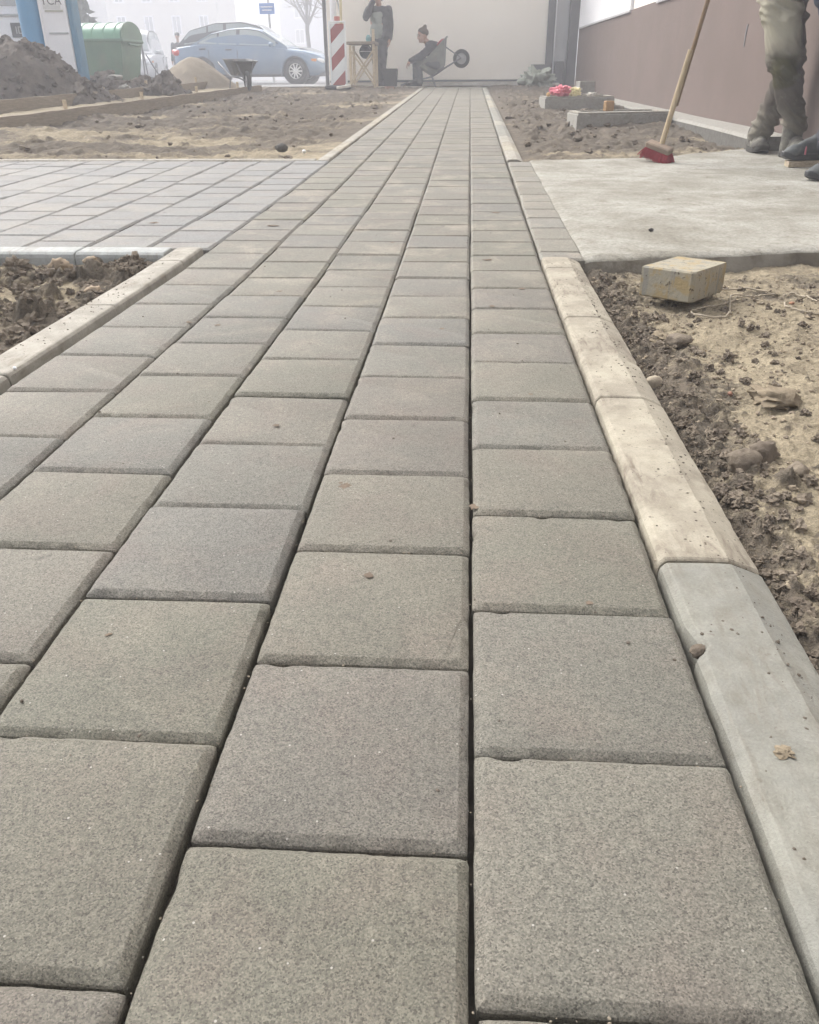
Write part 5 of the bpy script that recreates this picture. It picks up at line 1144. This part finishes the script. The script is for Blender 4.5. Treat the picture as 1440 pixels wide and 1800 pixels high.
blob('body', lean([('e', (1.80, 4.48, 1.20), (.13, .18, .24)), ('c', (1.79, 4.47, 1.42), (1.77, 4.46, 1.53), .058, .052)] + head_prims((1.75, 4.46, 1.645), (-1, .25, -.1)) +
     [('c', (1.80, 4.27, 1.40), (1.84, 4.20, 1.12), .052, .043), ('c', (1.84, 4.20, 1.12), (1.72, 4.22, .94), .040, .03), ('c', (1.80, 4.68, 1.40), (1.86, 4.74, 1.12), .052, .043), ('c', (1.86, 4.74, 1.12), (1.80, 4.72, .97), .040, .03)] +
     hand_prims((1.72, 4.22, .94), (-.4, 0, -1), (0, 1, 0), .5, 1) + hand_prims((1.80, 4.72, .97), (-.2, 0, -1), (0, -1, 0), .5, -1) +
     [('c', (1.80, 4.64, .86), (1.875, 4.74, .50), .07, .05), ('c', (1.875, 4.74, .50), (1.862, 4.79, .14), .048, .038), ('c', (1.81, 4.37, .86), (1.86, 4.30, .50), .07, .05), ('c', (1.86, 4.30, .50), (1.835, 4.27, .13), .048, .038)]), .008, M_SKIN, p2, B2, 2)
face_parts((1.635, 4.46, 1.645), (-1, .25, -.1), p2, B2)
blob('jacket', lean([('e', (1.79, 4.52, .88), (.135, .22, .17)), ('e', (1.80, 4.48, 1.05), (.14, .20, .2)), ('e', (1.80, 4.48, 1.30), (.145, .215, .17)), ('c', (1.80, 4.28, 1.40), (1.84, 4.20, 1.12), .068, .058), ('c', (1.84, 4.20, 1.12), (1.74, 4.22, .97), .054, .044), ('c', (1.80, 4.67, 1.40), (1.86, 4.74, 1.12), .068, .058), ('c', (1.86, 4.74, 1.12), (1.805, 4.72, 1.0), .054, .044)]), .010, cloth('blue_jacket', (.032, .040, .062), (.042, .052, .075), 8), p2, B2, 3, wrinkle(.008, 9, 5, (), 5))
blob('hair', lean([('e', (1.765, 4.455, 1.70), (.10, .085, .075)), ('e', (1.82, 4.44, 1.66), (.05, .075, .085))]), .008, M_HAIR, p2, B2, 2)
M_SHOE2 = nmat('black_shoe', (.085, .092, .092), (.055, .06, .062), 14, .7, .3, 200, .3, dirt=(.20, .20, .18), dirt_scale=9, dirt_amt=.5)
M_PINK = nmat('pink_stripe', (.52, .15, .19), None, 4, .6)
zs = g(4.76) + .034
u_ = shoe(p2, B2, (1.905, 4.83), (1.635, 4.765), (M_SHOE2, M_BLACK, M_BLACK), zs, .050)
MB().tube([(1.735 - B2[0], 4.752 - B2[1] - .012, zs + .028 - B2[2]), (1.738 - B2[0], 4.757 - B2[1] - .008, zs + .050 - B2[2]), (1.742 - B2[0], 4.768 - B2[1], zs + .072 - B2[2])], .0045, 6).build('stripe', M_PINK, u_, smooth=80)
MB().tube([(1.80 - B2[0], 4.757 - B2[1], zs + .085 - B2[2]), (1.822 - B2[0], 4.762 - B2[1], zs + .098 - B2[2])], .006, 6).build('heel_tab', M_PINK, u_, smooth=80)
shoe(p2, B2, (1.845, 4.27), (1.572, 4.215), (M_SHOE2, M_BLACK, M_BLACK), g(4.25) + .004, .050)
tag(MB().loft([[(1.655, 4.72, g(4.72) + .004), (1.66, 4.80, g(4.8) + .004), (1.66, 4.80, g(4.8) + .031), (1.655, 4.72, g(4.72) + .031)], [(1.925, 4.765, g(4.76) + .004), (1.925, 4.865, g(4.86) + .004), (1.925, 4.865, g(4.86) + .031), (1.925, 4.765, g(4.76) + .031)]]).build('timber_slat', nmat('split_wood', (.55, .46, .33), (.38, .31, .22), 14, .8, .4, 60, .2, stretch=(2, 14, 14))), 'split pale timber slat under the black shoe on the slab', 'timber')

# --- broom
BF = Vector((1.038, 4.99, g(5.0)))
bm_ = thing('broom', 'red bristled broom with a spliced wooden handle standing on the slab', 'broom', BF)
hd = Vector((.205, .055, 1)).normalized(); top0 = Vector((.012, .012, .084))
MB().tube([top0 + hd * .0, top0 + hd * .25, top0 + hd * .47], [.0145, .015, .013], 10).build('handle_splice', nmat('light_handle', (.42, .34, .225), (.34, .27, .17), 12, .7, .3, 60, .2, stretch=(10, 10, 1)), bm_, smooth=60)
MB().tube([top0 + hd * .20 + Vector((.016, .012, 0)), top0 + hd * .7 + Vector((.013, .012, 0)), top0 + hd * 1.42 + Vector((.004, .012, 0))], .0115, 10).build('handle', nmat('dark_handle', (.22, .15, .085), (.15, .10, .055), 12, .7, .3, 60, .2, stretch=(10, 10, 1)), bm_, smooth=60)
hm = Matrix.Translation((0, 0, .076)) @ Euler((rad(14), rad(16), rad(-38))).to_matrix().to_4x4()
mb = MB(); mb.box((0, 0, 0), (.15, .055, .032), bevel=.006); ob = mb.build('block', nmat('broom_block', (.26, .20, .15), (.20, .155, .12), 14, .8), bm_); ob.matrix_local = hm
M_BRIS = nmat('red_bristle', (.36, .035, .05), (.22, .022, .035), 60, .7, .6, 220, .3, stretch=(6, 6, 1)); M_BRIS2 = nmat('red_bristle_dark', (.20, .022, .03), (.13, .02, .025), 60, .8)
mb = MB(); r_ = random.Random(5)
for ix in range(22):
    for iy in range(8):
        x = -.066 + .132 * ix / 21; y = -.022 + .044 * iy / 7
        for q in range(2):
            ex, ey = x * 1.36 + r_.gauss(0, .005), y * 1.85 + r_.gauss(0, .005); L = -.064 + r_.gauss(0, .004)
            mb.tube([(x + r_.gauss(0, .002), y + r_.gauss(0, .002), -.016), ((x + ex) / 2, (y + ey) / 2, L * .55), (ex, ey, L)], [.0030, .0030, .0022], 4)
ob = mb.build('bristles', M_BRIS, bm_, smooth=60); ob.matrix_local = hm; stuff(ob)

# --- man sitting in the tipped wheelbarrow
SY = 17.6; B3 = (-.75, SY, .318)
p3 = thing('person', 'man in dark jacket and knitted hat sitting in the tipped wheelbarrow', 'person', (B3[0] - .06, B3[1], B3[2]))
M_JK3 = cloth('dark_jacket', (.045, .045, .055), (.06, .06, .07), 8); M_TR3 = cloth('grey_trousers', (.13, .135, .14), (.10, .105, .11), 8, (.25, .24, .22), .4)
hd3, fw3 = (-.85, SY - .05, 1.155), (-.9, -.55, -.22)
L3 = [('c', (-.60, SY - .10, .68), (-.93, SY - .16, .72), .085, .066), ('c', (-.93, SY - .16, .72), (-.90, SY - .16, .40), .062, .05), ('c', (-.60, SY + .10, .68), (-.97, SY + .14, .70), .085, .066), ('c', (-.97, SY + .14, .70), (-.98, SY + .14, .40), .062, .05)]
A3 = [('c', (-.66, SY - .19, .985), (-.88, SY - .25, .80), .058, .048), ('c', (-.88, SY - .25, .80), (-1.06, SY - .20, .745), .044, .034), ('c', (-.66, SY + .19, .985), (-.90, SY + .24, .84), .058, .048), ('c', (-.90, SY + .24, .84), (-1.08, SY + .10, .745), .044, .034)]
blob('body', [('e', (-.58, SY, .70), (.13, .16, .12)), ('e', (-.62, SY, .86), (.12, .17, .20)), ('c', (-.74, SY - .02, 1.02), (-.80, SY - .03, 1.08), .055, .05)] + head_prims(hd3, fw3) + [(a[0], a[1], a[2], a[3] * .85, a[4] * .85) for a in A3 + L3] + hand_prims((-1.06, SY - .20, .745), (-.8, .1, -.6), (.5, .2, -.6), .7, 1) + hand_prims((-1.08, SY + .10, .745), (-.8, -.2, -.6), (.5, 0, -.6), .7, -1), .009, M_SKIN, p3, B3, 2)
face_parts(hd3, fw3, p3, B3)
blob('jacket', [('e', (-.60, SY, .76), (.15, .185, .14)), ('e', (-.63, SY, .90), (.145, .20, .17)), ('e', (-.70, SY, 1.0), (.11, .19, .08))] + [('c', a[1], a[2], a[3] + .016, a[4] + .014) for a in A3], .011, M_JK3, p3, B3, 3, wrinkle(.007, 12, 6))
blob('trousers', [('e', (-.58, SY, .67), (.14, .175, .12))] + [('c', a[1], a[2], a[3] + .018, a[4] + .020) for a in L3], .011, M_TR3, p3, B3, 3, wrinkle(.008, 12, 6))
blob('knitted_hat', [('e', (-.835, SY - .045, 1.215), (.105, .095, .075), (0, .25, .5)), ('c', (-.825, SY - .04, 1.25), (-.805, SY - .04, 1.30), .065, .035)], .009, cloth('brown_knit', (.10, .075, .06), (.075, .055, .045), 40), p3, B3, 2)
for y in (-.16, .14): shoe(p3, B3, (-.86 - (.06 if y > 0 else 0), SY + y), (-1.13 - (.06 if y > 0 else 0), SY + y * 1.15), (M_BLACK, M_RUBBER, M_BLACK), .322, .048)
tag(blob('cushion', [('e', (-.590, SY - .02, 1.035), (.11, .19, .028), (0, rad(-43), 0))], .012, nmat('red_cloth', (.38, .08, .07), (.30, .06, .055), 12, .9), None), 'red cloth cushion between the seated man and the barrow tray', 'cushion')

# --- man standing behind the panel with his arm raised to his face
MY = 17.75; B4 = (-1.74, MY, .318)
p4 = thing('person', 'standing man in dark jacket raising one arm to his face', 'person', B4)
hd4, fw4 = (-1.735, MY - .05, 1.80), (-.75, -.75, -.15)
L4 = [('c', (-1.81, MY, 1.10), (-1.80, MY - .03, .72), .085, .062), ('c', (-1.80, MY - .03, .72), (-1.79, MY + .02, .40), .058, .044), ('c', (-1.66, MY, 1.10), (-1.69, MY - .01, .72), .085, .062), ('c', (-1.69, MY - .01, .72), (-1.70, MY + .04, .40), .058, .044)]
A4 = [('c', (-1.92, MY, 1.58), (-1.97, MY - .16, 1.46), .058, .05), ('c', (-1.97, MY - .16, 1.46), (-1.83, MY - .20, 1.69), .044, .034), ('c', (-1.56, MY, 1.58), (-1.53, MY + .02, 1.34), .058, .05), ('c', (-1.53, MY + .02, 1.34), (-1.54, MY - .03, 1.13), .044, .034)]
blob('body', [('e', (-1.735, MY, 1.20), (.15, .11, .16)), ('e', (-1.735, MY, 1.42), (.17, .115, .22)), ('c', (-1.735, MY, 1.60), (-1.735, MY - .03, 1.70), .056, .05)] + head_prims(hd4, fw4) + [(a[0], a[1], a[2], a[3] * .85, a[4] * .85) for a in A4 + L4] + hand_prims((-1.83, MY - .20, 1.69), (.35, .1, .9), (.6, .6, 0), 1.1, 1) + hand_prims((-1.54, MY - .03, 1.13), (0, -.1, -1), (-1, 0, 0), .5, -1), .009, M_SKIN, p4, B4, 2)
face_parts(hd4, fw4, p4, B4)
blob('vest', [('e', (-1.755, MY - .02, 1.24), (.155, .125, .20)), ('e', (-1.75, MY - .02, 1.45), (.15, .13, .16))], .011, cloth('grey_green_vest', (.26, .28, .26), (.21, .23, .215), 8), p4, B4, 2, wrinkle(.006, 8, 6))
blob('jacket', [('e', (-1.65, MY + .01, 1.22), (.11, .135, .22)), ('e', (-1.64, MY + .01, 1.45), (.13, .14, .17)), ('e', (-1.735, MY + .0, 1.56), (.205, .125, .095)), ('e', (-1.735, MY + .06, 1.3), (.16, .10, .28))] + [('c', a[1], a[2], a[3] + .02, a[4] + .016) for a in A4], .011, cloth('grey_jacket', (.055, .055, .06), (.07, .07, .075), 8), p4, B4, 3, wrinkle(.009, 9, 6, (), 3))
blob('trousers', [('e', (-1.735, MY, 1.08), (.16, .125, .12))] + [('c', a[1], a[2], a[3] + .018, a[4] + .020) for a in L4], .011, cloth('dark_trousers', (.06, .063, .07), (.08, .08, .085), 8, (.2, .19, .17), .4), p4, B4, 3, wrinkle(.008, 12, 6))
blob('hood', [('e', (-1.715, MY + .0, 1.83), (.10, .105, .11))], .010, cloth('hood_dark', (.05, .05, .055), (.065, .065, .07), 8), p4, B4, 2)
for x in (-1.79, -1.70): shoe(p4, B4, (x + .05, MY + .07), (x - .05, MY - .20), (M_BLACK, M_RUBBER, M_BLACK), .322, .048)
tag(blob('work_gloves', [('e', (-1.915, MY - .30, 1.11), (.05, .04, .07), (.2, 0, .3))] + hand_prims((-1.915, MY - .30, 1.09), (0, 0, -1), (1, 0, 0), .5) , .009, nmat('teal_glove', (.16, .33, .35), (.12, .27, .29), 12, .8), None), 'teal work glove hanging over the trestle post', 'glove')

# --- walker far back in the fog
B5 = (-11.4, 36, .33); p5 = thing('person', 'dark figure walking far back in the fog behind the blue car', 'person', B5)
x5, y5 = B5[0], B5[1]
blob('body', [('e', (x5, y5, 1.25), (.15, .19, .2)), ('c', (x5, y5, 1.75), (x5, y5, 1.85), .055, .05)] + head_prims((x5, y5, 1.94), (-.2, -1, 0)) + hand_prims((x5 - .28, y5 - .1, 1.05), (0, 0, -1), (1, 0, 0), .5) + hand_prims((x5 + .28, y5 - .1, 1.05), (0, 0, -1), (-1, 0, 0), .5, -1) + [('c', (x5 - .26, y5, 1.3), (x5 - .28, y5 - .1, 1.05), .045, .035), ('c', (x5 + .26, y5, 1.3), (x5 + .28, y5 - .1, 1.05), .045, .035)], .012, M_SKIN, p5, B5, 2)
blob('coat', [('e', (x5, y5, 1.15), (.23, .17, .26)), ('e', (x5, y5, 1.50), (.24, .15, .24)), ('c', (x5 - .22, y5, 1.66), (x5 - .27, y5, 1.36), .075, .06), ('c', (x5 - .27, y5, 1.36), (x5 - .28, y5 - .08, 1.12), .06, .05), ('c', (x5 + .22, y5, 1.66), (x5 + .27, y5, 1.36), .075, .06), ('c', (x5 + .27, y5, 1.36), (x5 + .28, y5 - .08, 1.12), .06, .05)], .016, cloth('dark_coat', (.04, .042, .05), (.05, .052, .06)), p5, B5, 3)
blob('trousers', [('c', (x5 - .09, y5, 1.1), (x5 - .09, y5 - .1, .75), .10, .075), ('c', (x5 - .09, y5 - .1, .75), (x5 - .09, y5 + .05, .40), .07, .055), ('c', (x5 + .09, y5, 1.1), (x5 + .09, y5 + .08, .75), .10, .075), ('c', (x5 + .09, y5 + .08, .75), (x5 + .09, y5 + .2, .42), .07, .055)], .016, M_TR2, p5, B5, 3)
blob('hat', [('e', (x5, y5 + .01, 2.0), (.10, .11, .075))], .012, M_BLACK, p5, B5, 2)
for s_, dy in ((-.09, .05), (.09, .2)): shoe(p5, B5, (x5 + s_, y5 + dy + .06), (x5 + s_, y5 + dy - .22), (M_BLACK, M_RUBBER, M_BLACK), .335, .05)

# ------------------------------------------------------------------ fog
m = bpy.data.materials.new('fog'); m.use_nodes = True; n = m.node_tree.nodes; n.clear()
out = n.new('ShaderNodeOutputMaterial'); pv = n.new('ShaderNodeVolumePrincipled'); pv.inputs['Color'].default_value = (.87, .89, .955, 1); pv.inputs['Density'].default_value = HAZE; pv.inputs['Anisotropy'].default_value = 0.0
m.node_tree.links.new(pv.outputs[0], out.inputs['Volume'])
stuff(MB().box((0, 84, 6), (284, 195, 15)).build('haze', m))
